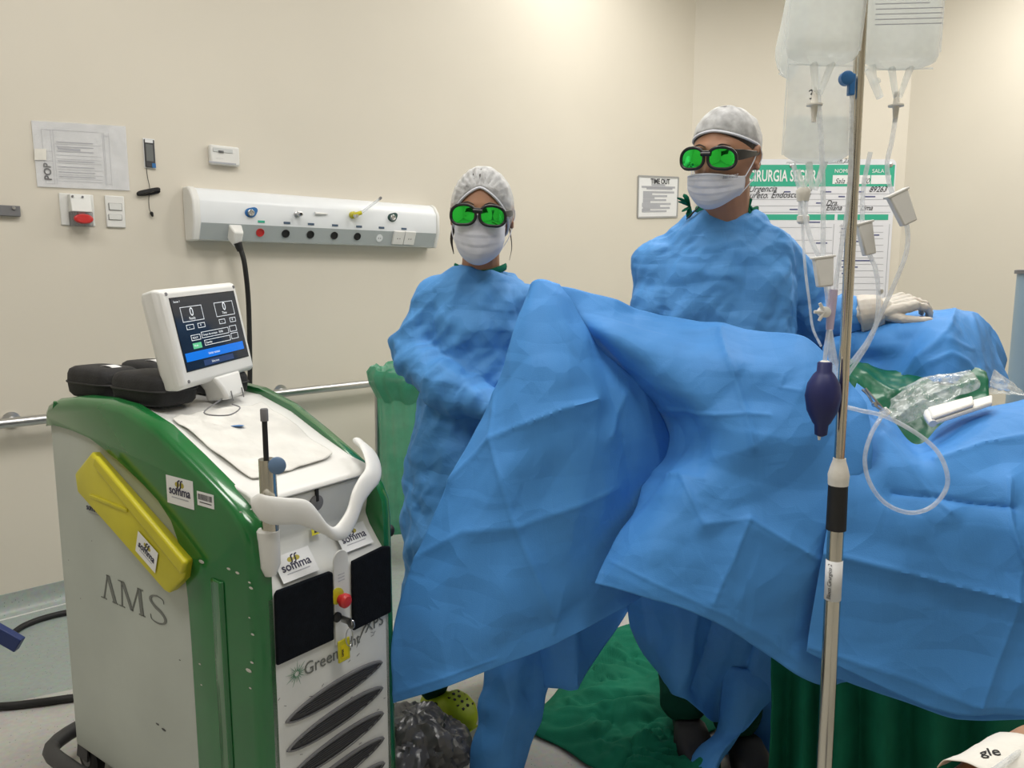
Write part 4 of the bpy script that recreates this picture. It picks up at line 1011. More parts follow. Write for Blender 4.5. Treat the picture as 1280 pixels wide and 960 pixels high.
def cap(H, parent, zf, zs, zb, puff, gather, seed):
    """bouffant cap: edge height at front, sides, back"""
    n, m_ = 36, 96; G = []
    for j in range(m_ + 1):
        th = 2 * math.pi * j / m_; cf = math.cos(th)
        ze = zf * max(0, cf) ** 1.3 + zb * max(0, -cf) ** 1.3 + zs * (1 - abs(cf)) ** .8 if True else 0
        wsum = max(0, cf) ** 1.3 + max(0, -cf) ** 1.3 + (1 - abs(cf)) ** .8; ze = ze / wsum
        # find elevation where the skull reaches ze
        ph0 = math.asin(max(-.95, min(.95, ze / .118))); row = []
        for i in range(n + 1):
            t = i / n; ph = math.pi / 2 - (math.pi / 2 - ph0) * t
            X, Fy, Z = skull_r(th, ph); r = 1.07 + puff * math.sin(math.pi * min(1, t * 1.02)) ** .7 * (1.3 - .75 * cf)
            amp = (.0055 if gather else .0085) * math.sin(math.pi * t) ** .5
            w = noise.noise(Vector((X * 45, Fy * 45 + seed, Z * 45))) * .7 + (1 - 2 * abs(noise.noise(Vector((X * 28, Fy * 28, Z * 28 + seed))))) * .5
            if gather:
                d = math.sqrt(X * X * 1.0 + (Z - .085) ** 2); w += 1.0 * math.sin(math.atan2(X, Z - .040) * 24) * math.exp(-((t - .8) / .5) ** 2) * (cf > 0)
            if t > .96: r = 1.055; w = 0
            row.append(H(X * r, Fy * r + amp * w * cf, Z * (1.02 + puff * (.7 if gather else .15) * (1 - t)) + amp * w * (1 - t)))
        G.append(row)
    o = MB().grid(G).link('bouffant_cap', capm, parent, smooth=80)
    MB().tube([G[j][-1] for j in range(0, m_, 2)], .0035 * H.k, 6, closed=True).link('elastic_band', maskm, o, smooth=80)
    return o
def hair(H, parent, zf, zs, zb):
    n, m_ = 14, 48; G = []
    for j in range(m_):
        th = 2 * math.pi * j / m_; cf = math.cos(th); a, b, c = max(0, cf) ** 1.3, max(0, -cf) ** 1.3, (1 - abs(cf)) ** .8
        ze = (zf * a + zb * b + zs * c) / (a + b + c); ph0 = math.asin(max(-.95, min(.95, ze / .118)))
        G.append([H(*(V(*skull_r(th, math.pi / 2 - .001 - (math.pi / 2 - ph0) * i / n)) * (1.035 if i < n else 1.0))) for i in range(n + 1)])
    G = [[G[j][i] for j in range(m_)] for i in range(n + 1)]
    return MB().rings(G, False).link('hair', hairm, parent, smooth=80)

def hand_caps(mb, wrist, dirn, back, thumb, s=1.0, infl=0., curls=None, bend=0., spread=0.):
    """five fingers; dirn wrist->knuckles, back = normal on the back of the hand, thumb = side the thumb leaves from"""
    dirn = unit(dirn); back = unit(back - dirn * np.dot(back, dirn)); th = np.cross(dirn, back); th = th if np.dot(th, thumb) > 0 else -th
    curls = curls or [(25, 30, 20)] * 4
    pos = [(.030, .092, .070, .0092), (.010, .096, .078, .0094), (-.011, .092, .073, .0090), (-.030, .083, .058, .0080)]
    for (y, L, fl, r), cu in zip(pos, curls):
        k = wrist + dirn * L * s + th * y * s + back * (.004 * s)
        mb.capsule(wrist + dirn * .008 * s + th * y * .55 * s, k, (.018) * s + infl, (r + .0035) * s + infl)
        a = math.radians(bend); p = k
        for q, (seg, dr) in enumerate(zip((.46, .30, .24), (.0, -.0008, -.0016))):
            a += math.radians(cu[q]); d = dirn * math.cos(a) - back * math.sin(a) + th * math.tan(math.radians(spread)) * y * 12
            d = unit(d); n_ = p + d * fl * seg * s; mb.capsule(p, n_, (r + dr) * s + infl, (r + dr - .0008) * s + infl, 10); p = n_
    p = wrist + dirn * .022 * s + th * .022 * s - back * .006 * s
    for L, (a, b, c), r in ((.042, (.72, .62, -.25), .0135), (.034, (.90, .38, -.20), .0108), (.028, (.97, .18, -.22), .0098)):
        n_ = p + (dirn * a + th * b + back * c) * L * s; mb.capsule(p, n_, r * s + infl, (r - .0015) * s + infl, 10); p = n_

def wrinkle(me, fn):
    n = len(me.vertices); co = np.empty(n * 3); me.vertices.foreach_get('co', co); co = co.reshape(-1, 3)
    no = np.empty(n * 3); me.vertex_normals.foreach_get('vector', no); no = no.reshape(-1, 3)
    d = np.array([fn(p, q) for p, q in zip(co, no)]); co += no * d[:, None]
    me.vertices.foreach_set('co', co.ravel()); me.update()
def ridge(x, y, z): return 1 - 2.2 * abs(noise.noise(Vector((x, y, z))))
def gown_mesh(mb, voxel, folds, hem, seed, topz=None):
    me = fuse(mb, voxel * .85, 8)
    def fn(p, nn):
        x, y, z = p
        d = .0135 * crumple(p, 4.4, seed) + .0085 * crumple(p, 9.5, seed + 2) + .0034 * crumple(p, 21., seed + 5, 4)
        for (c, r, ax, fr, am) in folds:                       # tension folds that fan around a joint
            q = p - c; R = np.linalg.norm(q)
            if R < r * 2.2: d += am * math.exp(-(R / r) ** 2) * ridge(float(q @ ax) * fr + seed, float(np.linalg.norm(np.cross(q, ax))) * fr * .35, 1.3)
        return d
    wrinkle(me, fn)
    bm = bmesh.new(); bm.from_mesh(me)                         # open the skirt at the hem
    bmesh.ops.delete(bm, geom=[f for f in bm.faces if f.calc_center_median().z < hem + .012 and f.normal.z < -.4], context='FACES')
    bm.to_mesh(me); bm.free(); return me
def clog(parent, toe, heel, m_, holes=True, name='clog'):
    toe, heel = toe * V(1, 1, 0), heel * V(1, 1, 0); d = unit(toe - heel); L = np.linalg.norm(toe - heel); s = V(-d[1], d[0], 0); rings = []
    for t, w, h in ((0, .020, .035), (.04, .032, .055), (.2, .038, .066), (.4, .040, .070), (.55, .046, .086), (.7, .052, .078), (.85, .047, .062), (.96, .030, .044), (1, .012, .032)):
        c = heel + d * L * t; rings.append([c + s * w * math.copysign(abs(math.cos(q)) ** .7, math.cos(q)) + UP * (.004 + h / 2 + h / 2 * math.copysign(abs(math.sin(q)) ** .6, math.sin(q))) for q in np.linspace(0, 2 * math.pi, 20, endpoint=False)])
    o = MB().rings(rings).link(name, m_, parent, smooth=70)
    MB().rings([[r[k] * V(1, 1, 0) + UP * z + (r[k] * V(1, 1, 0) - (heel + toe) / 2) * .02 for k in range(20)] for r in () for z in ()] or [[heel + s * .03, toe + s * .02, toe - s * .02, heel - s * .03], [heel + s * .03 + UP * .004, toe + s * .02 + UP * .004, toe - s * .02 + UP * .004, heel - s * .03 + UP * .004]]).link('sole', m_, o)
    if holes:
        for r in range(4):
            for k in range(3):
                t = .60 + .085 * r; y = (k - 1) * .021 + (r % 2) * .006; h = float(np.interp(t, [.55, .7, .85, .96], [.086, .078, .062, .044]))
                p = heel + d * L * t + s * y + UP * (.004 + h - 1.6 * y * y * 14 * .3)
                MB().lathe(p - UP * .0025, UP + d * .2, [(0, .0048), (.0042, .0048)], 10).link('vent_hole', black, o)
        for k in (-1, 1):
            MB().lathe(heel + d * L * .40 + s * .040 * k + UP * .055, s * k, [(-.002, .011), (.003, .011), (.004, .008)], 14).link('rivet', black, o)
    return o
def collar(parent, c, rx, ry, m_, tie=None, z=0.):
    MB().tube([V(c[0] + rx * math.cos(q), c[1] + ry * math.sin(q), c[2] + .010 * math.cos(2 * q) + z * math.sin(q)) for q in np.linspace(0, 2 * math.pi, 28, endpoint=False)], .007, 8, closed=True, sc=(.6, 1.5)).link('scrub_collar', m_, parent)

# ---- the woman
wo = thing('person', (-.10, 2.17, 0), 'woman in blue surgical gown, bouffant cap, white mask and green mirrored goggles', 'person')
WH = Head(at(602.5, 265, 2.11) + V(0, .0, -.006), -3, 6, 3, 1.0)
wb = MB(); head_mesh(wb, WH, False)
nb = V(-.088, 2.165, 1.36)
wb.capsule(WH(0, -.012, -.05), nb - UP * .03, .048, .054); wb.capsule(nb + V(-.01, 0, -.065), V(-.185, 2.18, 1.262), .042, .036); wb.capsule(nb + V(.01, 0, -.065), V(.005, 2.19, 1.262), .042, .036)
elrings(wb, [(-.09, 2.18, 1.33, .05, .045), (-.09, 2.18, 1.27, .10, .06), (-.09, 2.18, 1.2, .135, .085), (-.09, 2.18, 1.0, .12, .08), (-.09, 2.18, .85, .15, .09), (-.09, 2.18, .76, .14, .09)])
we, wh = at(516, 440, 2.17), at(622, 518, 1.98)
we2, wh2 = at(664, 448, 2.18), at(640, 520, 1.96)
ws_, ws2 = V(-.198, 2.18, 1.275), V(.018, 2.19, 1.275)
for a, b, c in ((ws_ - UP * .015, we, wh), (ws2 - UP * .015, we2, wh2)):
    wb.capsule(a, b, .038, .034); wb.capsule(b, c, .034, .023)
hand_caps(wb, wh, unit(wh - we) + V(.1, 0, -.1), V(-.2, -.3, 1), V(0, -1, 0), .9, curls=[(15, 20, 15)] * 4)
hand_caps(wb, wh2 + UP * .035, unit(wh2 - we2) + V(0, 0, -.1), V(.2, -.3, 1), V(0, -1, 0), .9, curls=[(15, 20, 15)] * 4)
wt, whl = onz(592, 912, 0), onz(532, 886, 0)
wk1 = V(-.17, 2.17, .48); 
wb.capsule(V(-.155, 2.18, .82), V(-.16, 2.16, .46), .075, .05); wb.capsule(V(-.16, 2.16, .46), whl + UP * .09 + unit(wt - whl) * .03, .048, .034)
wb.capsule(V(-.02, 2.18, .82), V(-.02, 2.2, .46), .075, .05); wb.capsule(V(-.02, 2.2, .46), V(-.01, 2.36, .09), .048, .034)
wb.capsule(whl + UP * .055 + unit(wt - whl) * .06, whl + unit(wt - whl) * .16 + UP * .036, .022, .018)
wb.capsule(V(-.01, 2.34, .055), V(.03, 2.24, .036), .022, .018)
body = place('body', fuse(wb, .0048, 2), skinw, wo)
eyes(WH, body)
hair(WH, wo, .066, -.030, -.09)
# loose strands below the cap
for sx, P in ((-1, [(-.074, -.02, -.03), (-.082, -.01, -.07), (-.074, -.005, -.11)]), (1, [(.074, -.02, -.03), (.084, .0, -.08), (.080, .01, -.118)])):
    MB().tube([WH(*p) for p in P], [.006, .004, .001] if sx < 0 else [.002, .0012, .0005], 6, smooth=5).link('hair_strand', hairm, wo)
cap(WH, wo, .068, -.045, -.085, .055, True, 3.1); mask(WH, wo, -.006, -.128, wide=.066); goggles(WH, wo, .6)
gm = MB()
elrings(gm, [(-.088, 2.17, 1.334, .072, .060), (-.088, 2.17, 1.327, .086, .068), (-.087, 2.175, 1.312, .112, .080), (-.087, 2.18, 1.290, .145, .10), (-.09, 2.18, 1.20, .150, .125), (-.09, 2.18, 1.08, .162, .128), (-.09, 2.18, .95, .178, .138), (-.095, 2.18, .80, .205, .16), (-.10, 2.18, .62, .222, .175), (-.10, 2.18, .45, .23, .18), (-.10, 2.18, .33, .232, .18)], 36)
for a, b, c, e in ((ws_ + V(-.005, 0, -.015), we, wh, (-.25, 0, 0)), (ws2 + V(.005, 0, -.015), we2, wh2, (.2, 0, 0))):
    gm.capsule(a, b, .058, .064, 20); gm.capsule(b, b * .45 + c * .55 - UP * .014, .066, .064, 20); gm.capsule(b * .45 + c * .55 - UP * .014, c, .062, .038, 20)
place('gown', gown_mesh(gm, .0075, [(we, .16, unit(wh - ws_), 26, .014), (we * .4 + wh * .6, .12, unit(wh - we), 24, .010), (ws_, .14, unit(V(1, 0, -1)), 16, .009), (V(-.09, 2.05, 1.05), .2, unit(V(1, 0, .6)), 13, .006)], .33, 4.2), gownm, wo)
# neckline seam and chest panel seam
collar(wo, nb + V(0, .002, -.022), .070, .057, greencloth)
for sx, m_ in ((-1, knit), (1, knit)):
    a, c = ((we, wh) if sx < 0 else (we2, wh2)); d = unit(c - a)
    MB().tube([c - d * .01, c + d * .03], [.030, .027], 16).link('cuff', m_, wo)
tm = MB()
tm.capsule(V(-.16, 2.17, .55), whl + UP * .10 + unit(wt - whl) * .03, .085, .052); tm.capsule(V(-.02, 2.2, .55), V(-.01, 2.35, .11), .085, .052); tm.capsule(V(-.09, 2.18, .82), V(-.09, 2.18, .70), .13, .13)
tme = fuse(tm, .008, 3); wrinkle(tme, lambda p, n: .005 * ridge(p[0] * 12, p[1] * 12, p[2] * 14)); place('scrub_trousers', tme, darkgreencloth, wo)
clog(wo, wt, whl, croc, name='lime_clog'); clog(wo, V(.05, 2.18, 0), V(-.02, 2.40, 0), croc, name='lime_clog')

# ---- the man
MX, MY = .585, 2.16
ma = thing('person', (MX, MY, 0), 'man in blue gown, mask below his nose, green goggles, gloved hand on the far drape', 'person')
MH = Head(at(906, 196, 2.06), -36, 9, 4, 1.025)
mb_ = MB(); head_mesh(mb_, MH, True)
nbm = V(MX + .005, MY + .0, 1.49)
mb_.capsule(MH(0, -.014, -.045), nbm - UP * .03, .060, .066); mb_.capsule(MH(0, .0, -.07), nbm - UP * .05, .050, .06)
ms, ms2 = V(MX - .165, MY, 1.375), V(MX + .165, MY + .03, 1.375)
mb_.capsule(nbm - UP * .085, ms - UP * .02, .05, .045); mb_.capsule(nbm - UP * .085, ms2 - UP * .02, .05, .045)
elrings(mb_, [(MX, MY, 1.44, .06, .05), (MX, MY, 1.38, .13, .075), (MX, MY, 1.3, .17, .105), (MX, MY, 1.1, .155, .10), (MX, MY, .95, .165, .105), (MX, MY, .85, .16, .10)])
me_, mh_ = V(MX - .185, MY - .02, 1.09), V(MX - .02, MY - .20, 1.02)
me2, mh2 = at(1012, 404, 2.26), at(1086, 391, 2.14)
for a, b, c in ((ms - UP * .02, me_, mh_), (ms2 - UP * .02, me2, mh2)):
    mb_.capsule(a, b, .055, .042); mb_.capsule(b, c, .042, .029)
gh = dict(dirn=unit(at(1140, 377, 2.13) - at(1092, 391, 2.14)), back=V(-.15, -.45, 1), thumb=V(.1, -1, 0), s=1.02, bend=14, spread=3,
          curls=[(14, 38, 30), (16, 36, 28), (18, 36, 28), (22, 36, 26)])
hand_caps(mb_, at(1094, 390, 2.14), infl=-.0012, **gh)
hand_caps(mb_, mh_, unit(V(.6, -.4, -.1)), V(0, -.3, 1), V(0, -1, 0), 1.0, curls=[(15, 25, 15)] * 4)
f1, f2 = onz(868, 962, 0), onz(938, 985, 0)
for hx, f in ((-.09, f1), (.09, f2)):
    mb_.capsule(V(MX + hx, MY, .90), V(MX + hx * .9, MY - .02, .50), .088, .058); an = V(f[0], f[1] + .16, .10); mb_.capsule(V(MX + hx * .9, MY - .02, .50), an, .056, .040); mb_.capsule(an - UP * .05, V(f[0] + .01, f[1] + .07, .036), .024, .018)
bodm = place('body', fuse(mb_, .0048, 2), skinm, ma)
eyes(MH, bodm)
hair(MH, ma, .060, .012, -.05)
cap(MH, ma, .062, .030, -.050, .080, False, 7.7); mask(MH, ma, -.034, -.122, 'mirtes', wide=.070); goggles(MH, ma)
gm = MB()
elrings(gm, [(MX, MY, 1.494, .086, .070), (MX, MY, 1.482, .110, .082), (MX, MY, 1.450, .150, .10), (MX, MY, 1.40, .185, .12), (MX, MY, 1.32, .200, .142), (MX, MY, 1.15, .212, .155), (MX, MY, .98, .225, .160), (MX, MY, .80, .245, .155), (MX, MY, .6, .26, .15), (MX, MY, .42, .265, .15)], 36)
gm.capsule(ms + V(-.01, 0, -.01), me_, .070, .074, 20); gm.capsule(me_, mh_ + V(0, .03, 0), .074, .05, 20)
gm.capsule(ms2 + V(.0, 0, -.01), me2, .068, .080, 20); gm.capsule(me2, me2 * .4 + mh2 * .6, .084, .062, 20); gm.capsule(me2 * .4 + mh2 * .6, mh2 - unit(mh2 - me2) * .035, .060, .040, 20)
place('gown', gown_mesh(gm, .0078, [(ms, .16, unit(V(.6, 0, -1)), 14, .009), (me_, .18, unit(V(1, 0, -.7)), 18, .010), (me2, .14, unit(mh2 - me2), 26, .013), (ms2, .13, unit(V(-1, 0, -1)), 16, .008), (V(MX, MY - .15, 1.3), .18, unit(V(1, 0, .1)), 9, .004)], .42, 9.4), gownm, ma)
collar(ma, nbm + V(0, -.002, .002), .082, .066, greencloth)
# tied ends of the scrub cap behind the neck
bow = MB(); b0 = at(862, 258, 2.13)
for dx, dz in ((-.018, .030), (-.030, .012), (-.020, -.012), (-.004, -.030), (-.034, .022)): bow.tube([b0, b0 + V(dx * .6, -.008, dz * .7), b0 + V(dx, .0, dz)], [.004, .009, .004], 6, smooth=3, sc=(1, .35))
bow.link('scrub_tie', greencloth, ma)
MB().tube([at(876, 256, 2.11), at(866, 266, 2.11), at(858, 274, 2.12)], [.004, .006, .004], 6, sc=(1, .4)).link('dark_tie', black, ma)
tie2 = MB(); b1 = at(936, 262, 2.10)
for dx, dz in ((.004, .028), (.010, .0), (.004, -.020)): tie2.tube([b1 + V(0, 0, .012), b1 + V(dx, -.004, dz)], [.008, .006], 6, sc=(1, .5))
tie2.link('scrub_tie', greencloth, ma)
gv = MB(); wv = at(1094, 390, 2.14); hand_caps(gv, wv, infl=.0014, **gh); gv.capsule(wv - unit(wv - mh2) * .035, wv + gh['dirn'] * .02, .034, .031, 18)
gme = fuse(gv, .0022, 2); wrinkle(gme, lambda p, n: .0010 * ridge(p[0] * 70, p[1] * 70, p[2] * 90)); place('surgical_glove', gme, glovem, ma)
dcu = unit(wv - mh2 + gh['dirn'] * .03); c0 = at(1073, 393, 2.16); c1 = at(1103, 388, 2.14)
cu = MB(); cu.tube([c0 + (c1 - c0) * t for t in np.linspace(0, 1, 9)], [.054, .0535, .0525, .051, .050, .048, .046, .043, .040], 24)
cme = fuse(cu, .003, 2); wrinkle(cme, lambda p, n: .0016 * ridge(p[0] * 30, p[1] * 40, p[2] * 40)); place('glove_cuff', cme, glovem, ma)
tm = MB()
for hx, f in ((-.09, f1), (.09, f2)): tm.capsule(V(MX + hx, MY - .01, .75), V(MX + hx * .9, MY - .02, .48), .10, .085); tm.capsule(V(MX + hx * .9, MY - .02, .48), V(f[0], f[1] + .15, .12), .085, .066)
tm.capsule(V(MX, MY, .92), V(MX, MY, .85), .15, .15)
tme = fuse(tm, .008, 3); wrinkle(tme, lambda p, n: .006 * ridge(p[0] * 9, p[1] * 9, p[2] * 12)); place('scrub_trousers', tme, darkgreencloth, ma)
clog(ma, f1 + V(0, -.03, 0), f1 + V(.02, .25, 0), black, False, name='black_shoe'); clog(ma, f2 + V(.01, -.03, 0), f2 + V(.02, .25, 0), black, False, name='black_shoe')

# ------------------------------------------------------------------ drapes
def cr_eval(C, u, ax):
    """Catmull-Rom along axis ax of control array C at parameters u"""
    C = np.moveaxis(C, ax, 0); n = C.shape[0]; P = np.concatenate([[2 * C[0] - C[1]], C, [2 * C[-1] - C[-2]]]); out = []
    for x in u:
        i = min(int(x), n - 2); t = x - i; a, b, c, d = P[i:i + 4]
        out.append(.5 * (2 * b + (c - a) * t + (2 * a - 5 * b + 4 * c - d) * t * t + (3 * b - a - 3 * c + d) * t ** 3))
    return np.moveaxis(np.array(out), 0, ax)
def cloth(name, rows, m_, parent=None, sub=9, creases=(), amp=.004, f=6., seed=1., thick=.0012, fine=.0012, away=None):
    C = np.array([[at(*p) for p in r] for r in rows]); n, k = C.shape[:2]
    G = cr_eval(cr_eval(C, np.linspace(0, n - 1, (n - 1) * sub + 1), 0), np.linspace(0, k - 1, (k - 1) * sub + 1), 1)
    du = np.gradient(G, axis=1); dv = np.gradient(G, axis=0); N_ = np.cross(du, dv); N_ /= np.linalg.norm(N_, axis=2, keepdims=True) + 1e-9
    flip = np.sign((N_ * (CP - G)).sum(2)).mean(); N_ *= 1 if flip >= 0 else -1
    X, Y_ = proj(G); D = np.zeros(X.shape)
    for i in range(G.shape[0]):
        for j in range(G.shape[1]):
            D[i, j] = amp * crumple(G[i, j], f, seed) + fine * crumple(G[i, j], f * 3, seed + 3, 4)
    for pl_, a, w in creases:                                   # pressed packing folds: polylines with a height and a half width
        d = np.full(X.shape, 1e9)
        for (x0, y0), (x1, y1) in zip(pl_[:-1], pl_[1:]):
            L2 = (x1 - x0) ** 2 + (y1 - y0) ** 2; t = np.clip(((X - x0) * (x1 - x0) + (Y_ - y0) * (y1 - y0)) / L2, 0, 1)
            d = np.minimum(d, np.hypot(X - x0 - t * (x1 - x0), Y_ - y0 - t * (y1 - y0)))
        e_ = np.clip(1 - d / (w * 3.4), 0, 1); D += a * 1.1 * e_ ** 1.5 + a * .30 * np.clip(1 - d / (w * .6), 0, 1)
    G = G + N_ * D[..., None]
    return MB().grid(G.tolist()).link(name, m_, parent, smooth=50, solid=thick, off=-1, recalc=False)

# near leg drape: two overlapping panels
nd = thing('surgical_drape', at(760, 560, 1.86), 'tall tented blue drape over the raised near leg, in front of both people', 'drape')
s_ = -.10
A_rows = [[(664, 356, 1.93), (668, 353, 1.92), (673, 351, 1.92), (680, 352, 1.93), (688, 355, 1.95), (696, 358, 1.97)],
          [(634, 440, 1.86), (655, 441, 1.82), (680, 442, 1.81), (706, 440, 1.83), (730, 434, 1.89), (748, 428, 1.94)],
          [(589, 540, 1.84), (630, 545, 1.78), (675, 546, 1.76), (725, 540, 1.79), (780, 522, 1.87), (818, 508, 1.94)],
          [(541, 640, 1.82), (598, 650, 1.75), (655, 650, 1.74), (718, 642, 1.77), (785, 615, 1.85), (850, 590, 1.95)],
          [(501, 742, 1.80), (568, 755, 1.73), (630, 755, 1.71), (700, 742, 1.76), (770, 705, 1.84), (840, 670, 1.94)],
          [(487, 812, 1.79), (555, 815, 1.72), (615, 802, 1.70), (690, 775, 1.76), (755, 748, 1.83), (820, 720, 1.93)],
          [(490, 880, 1.78), (560, 858, 1.71), (618, 836, 1.70), (705, 800, 1.76), (770, 765, 1.83), (815, 738, 1.92)]]
sh = lambda rows, d: [[(x, y, Y + d) for x, y, Y in r] for r in rows]
cloth('drape_panel', sh(A_rows, s_), drapem, nd, sub=30, creases=[
    ([(560, 600), (613, 548), (700, 512), (745, 500)], .008, 7), ([(487, 712), (580, 665), (650, 658), (770, 610)], .006, 7),
    ([(613, 470), (613, 548), (640, 650), (690, 770)], .006, 7), ([(780, 494), (772, 520), (764, 548)], .006, 6), ([(690, 790), (700, 740)], .005, 8), ([(492, 868), (560, 846), (620, 824)], .003, 5)], seed=1.2, amp=.013, f=3.2, fine=.002)
B_rows = [[(676, 356, 2.00), (745, 371, 2.02), (802, 387, 2.03), (865, 405, 2.01), (940, 413, 1.96), (1005, 425, 1.88), (1045, 456, 1.80), (1085, 505, 1.74)],
          [(708, 402, 2.00), (765, 420, 1.90), (815, 432, 1.88), (870, 440, 1.86), (940, 448, 1.82), (1005, 470, 1.78), (1048, 502, 1.75), (1088, 550, 1.72)],
          [(764, 470, 2.01), (803, 478, 1.90), (838, 484, 1.83), (885, 492, 1.79), (945, 500, 1.77), (1000, 525, 1.74), (1045, 556, 1.72), (1088, 605, 1.70)],
          [(832, 548, 1.98), (852, 548, 1.87), (877, 548, 1.80), (912, 550, 1.75), (957, 560, 1.73), (1005, 580, 1.71), (1045, 605, 1.70), (1085, 655, 1.69)],
          [(796, 622, 1.86), (830, 624, 1.77), (872, 626, 1.73), (916, 631, 1.71), (960, 640, 1.70), (1005, 650, 1.69), (1042, 664, 1.69), (1080, 705, 1.68)],
          [(766, 672, 1.79), (812, 682, 1.72), (857, 692, 1.69), (906, 702, 1.68), (956, 713, 1.68), (1000, 725, 1.68), (1040, 738, 1.70), (1072, 755, 1.74)],
          [(743, 729, 1.75), (800, 744, 1.70), (850, 758, 1.68), (900, 779, 1.67), (950, 812, 1.67), (1000, 846, 1.67), (1040, 858, 1.72), (1070, 850, 1.78)]]
cloth('drape_panel', sh(B_rows, s_), drapem, nd, sub=30, creases=[
    ([(820, 514), (880, 518), (960, 520)], .005, 6), ([(800, 612), (850, 590), (880, 655)], .006, 7), ([(885, 655), (935, 648), (1030, 702)], .005, 6),
    ([(935, 648), (915, 700), (890, 750)], .006, 7), ([(760, 700), (850, 742), (900, 762), (960, 798), (1030, 850)], .003, 5), ([(980, 470), (975, 484), (1000, 490)], .004, 5), ([(900, 420), (918, 470), (940, 560)], .012, 10), ([(795, 590), (880, 598)], .006, 8)], seed=2.4, amp=.015, f=3.6, fine=.0025)
# trunk drape with its lower layer
td = thing('surgical_drape', at(1150, 640, 1.6), 'wide blue drape over the patient trunk, right of and behind the drip stand', 'drape')
C_rows = [[(1072, 478, 1.84), (1100, 500, 1.82), (1125, 530, 1.78), (1148, 552, 1.74), (1178, 531, 1.78), (1222, 511, 1.82), (1280, 497, 1.82), (1360, 482, 1.80)],
          [(1058, 520, 1.70), (1090, 540, 1.68), (1120, 560, 1.66), (1150, 576, 1.64), (1182, 562, 1.65), (1226, 547, 1.66), (1285, 540, 1.66), (1370, 530, 1.64)],
          [(1048, 600, 1.60), (1085, 606, 1.58), (1120, 618, 1.56), (1155, 625, 1.55), (1190, 622, 1.55), (1236, 618, 1.54), (1290, 614, 1.53), (1375, 605, 1.5)],
          [(1032, 668, 1.57), (1075, 680, 1.55), (1115, 690, 1.53), (1155, 695, 1.52), (1195, 698, 1.51), (1240, 700, 1.50), (1292, 700, 1.48), (1380, 700, 1.46)],
          [(1018, 748, 1.56), (1066, 762, 1.54), (1112, 775, 1.52), (1156, 785, 1.51), (1198, 792, 1.50), (1240, 798, 1.48), (1295, 800, 1.47), (1385, 800, 1.44)],
          [(1007, 812, 1.56), (1060, 838, 1.54), (1110, 862, 1.52), (1158, 882, 1.50), (1200, 893, 1.49), (1240, 892, 1.48), (1300, 894, 1.46), (1390, 894, 1.43)]]
cloth('drape_panel', C_rows, drapem, td, sub=30, creases=[
    ([(1022, 690), (1050, 694), (1160, 722), (1280, 752)], .010, 9), ([(1120, 612), (1174, 623), (1240, 630), (1270, 634)], -.014, 9), ([(1100, 548), (1128, 585), (1185, 640)], .008, 8),
    ([(1010, 806), (1140, 850), (1215, 880), (1290, 884)], .004, 5), ([(1225, 880), (1268, 770), (1276, 720)], .006, 6), ([(1262, 600), (1265, 660), (1280, 700)], .010, 8), ([(1170, 580), (1230, 556), (1290, 548)], .010, 8)], seed=3.6, amp=.013, f=3.6, fine=.002)
C2 = [[(1030, 790, 1.62), (1080, 810, 1.60), (1130, 830, 1.58), (1180, 850, 1.56), (1225, 860, 1.54), (1290, 862, 1.52)],
      [(1034, 820, 1.62), (1082, 836, 1.60), (1131, 856, 1.58), (1181, 878, 1.56), (1225, 880, 1.54), (1290, 882, 1.52)],
      [(1040, 846, 1.62), (1084, 862, 1.60), (1132, 878, 1.575), (1182, 896, 1.555), (1212, 900, 1.54), (1290, 899, 1.515)]]
cloth('lower_layer', sh(C2, -.035), drapem, td, sub=8, seed=5, amp=.003)
# far leg drape
fd = thing('surgical_drape', at(1150, 430, 2.25), 'rounded blue drape over the far knee under the gloved hand', 'drape')
G_rows = [[(1032, 425, 2.12), (1050, 421, 2.14), (1075, 413, 2.20), (1105, 400, 2.26), (1135, 391, 2.27), (1165, 388, 2.26), (1195, 389, 2.27), (1218, 394, 2.31), (1240, 415, 2.40), (1250, 440, 2.46)],
          [(1030, 432, 2.10), (1048, 428, 2.11), (1075, 413, 2.14), (1105, 409, 2.12), (1135, 403, 2.10), (1165, 398, 2.09), (1195, 398, 2.12), (1222, 406, 2.19), (1243, 428, 2.29), (1254, 452, 2.38)],
          [(1030, 445, 2.09), (1048, 442, 2.10), (1075, 434, 2.12), (1105, 430, 2.08), (1135, 426, 2.05), (1165, 423, 2.02), (1195, 424, 2.03), (1222, 430, 2.10), (1243, 445, 2.22), (1256, 466, 2.32)],
          [(1030, 466, 2.08), (1048, 464, 2.09), (1075, 458, 2.12), (1105, 454, 2.08), (1135, 450, 2.03), (1165, 448, 1.99), (1195, 450, 1.98), (1222, 456, 2.03), (1243, 465, 2.14), (1258, 478, 2.24)],
          [(1030, 500, 2.05), (1048, 498, 2.05), (1075, 492, 2.06), (1105, 486, 2.05), (1135, 480, 2.01), (1165, 478, 1.96), (1195, 480, 1.94), (1222, 484, 1.97), (1243, 487, 2.04), (1262, 490, 2.12)]]
fdm = cloth('drape_panel', G_rows, drapem, fd, sub=14, creases=[([(1192, 392), (1178, 420), (1145, 450), (1122, 478)], .010, 6), ([(1213, 395), (1222, 430), (1228, 458)], .006, 7), ([(1165, 455), (1185, 446), (1205, 455), (1225, 475)], .010, 8), ([(1150, 450), (1175, 428), (1210, 438)], .006, 8)], seed=6.1, amp=.012, f=5, fine=.002)
cq = at(1188, 441, 2.005)
MB().tube([cq + V(.016 * math.cos(q), -.006 + .003 * math.sin(q), .012 * math.sin(q)) for q in np.linspace(0, 2 * math.pi, 24, endpoint=False)], .0012, 6, closed=True).link('port_ring', mat('ring_blue', (.03, .12, .35), .5), fd)
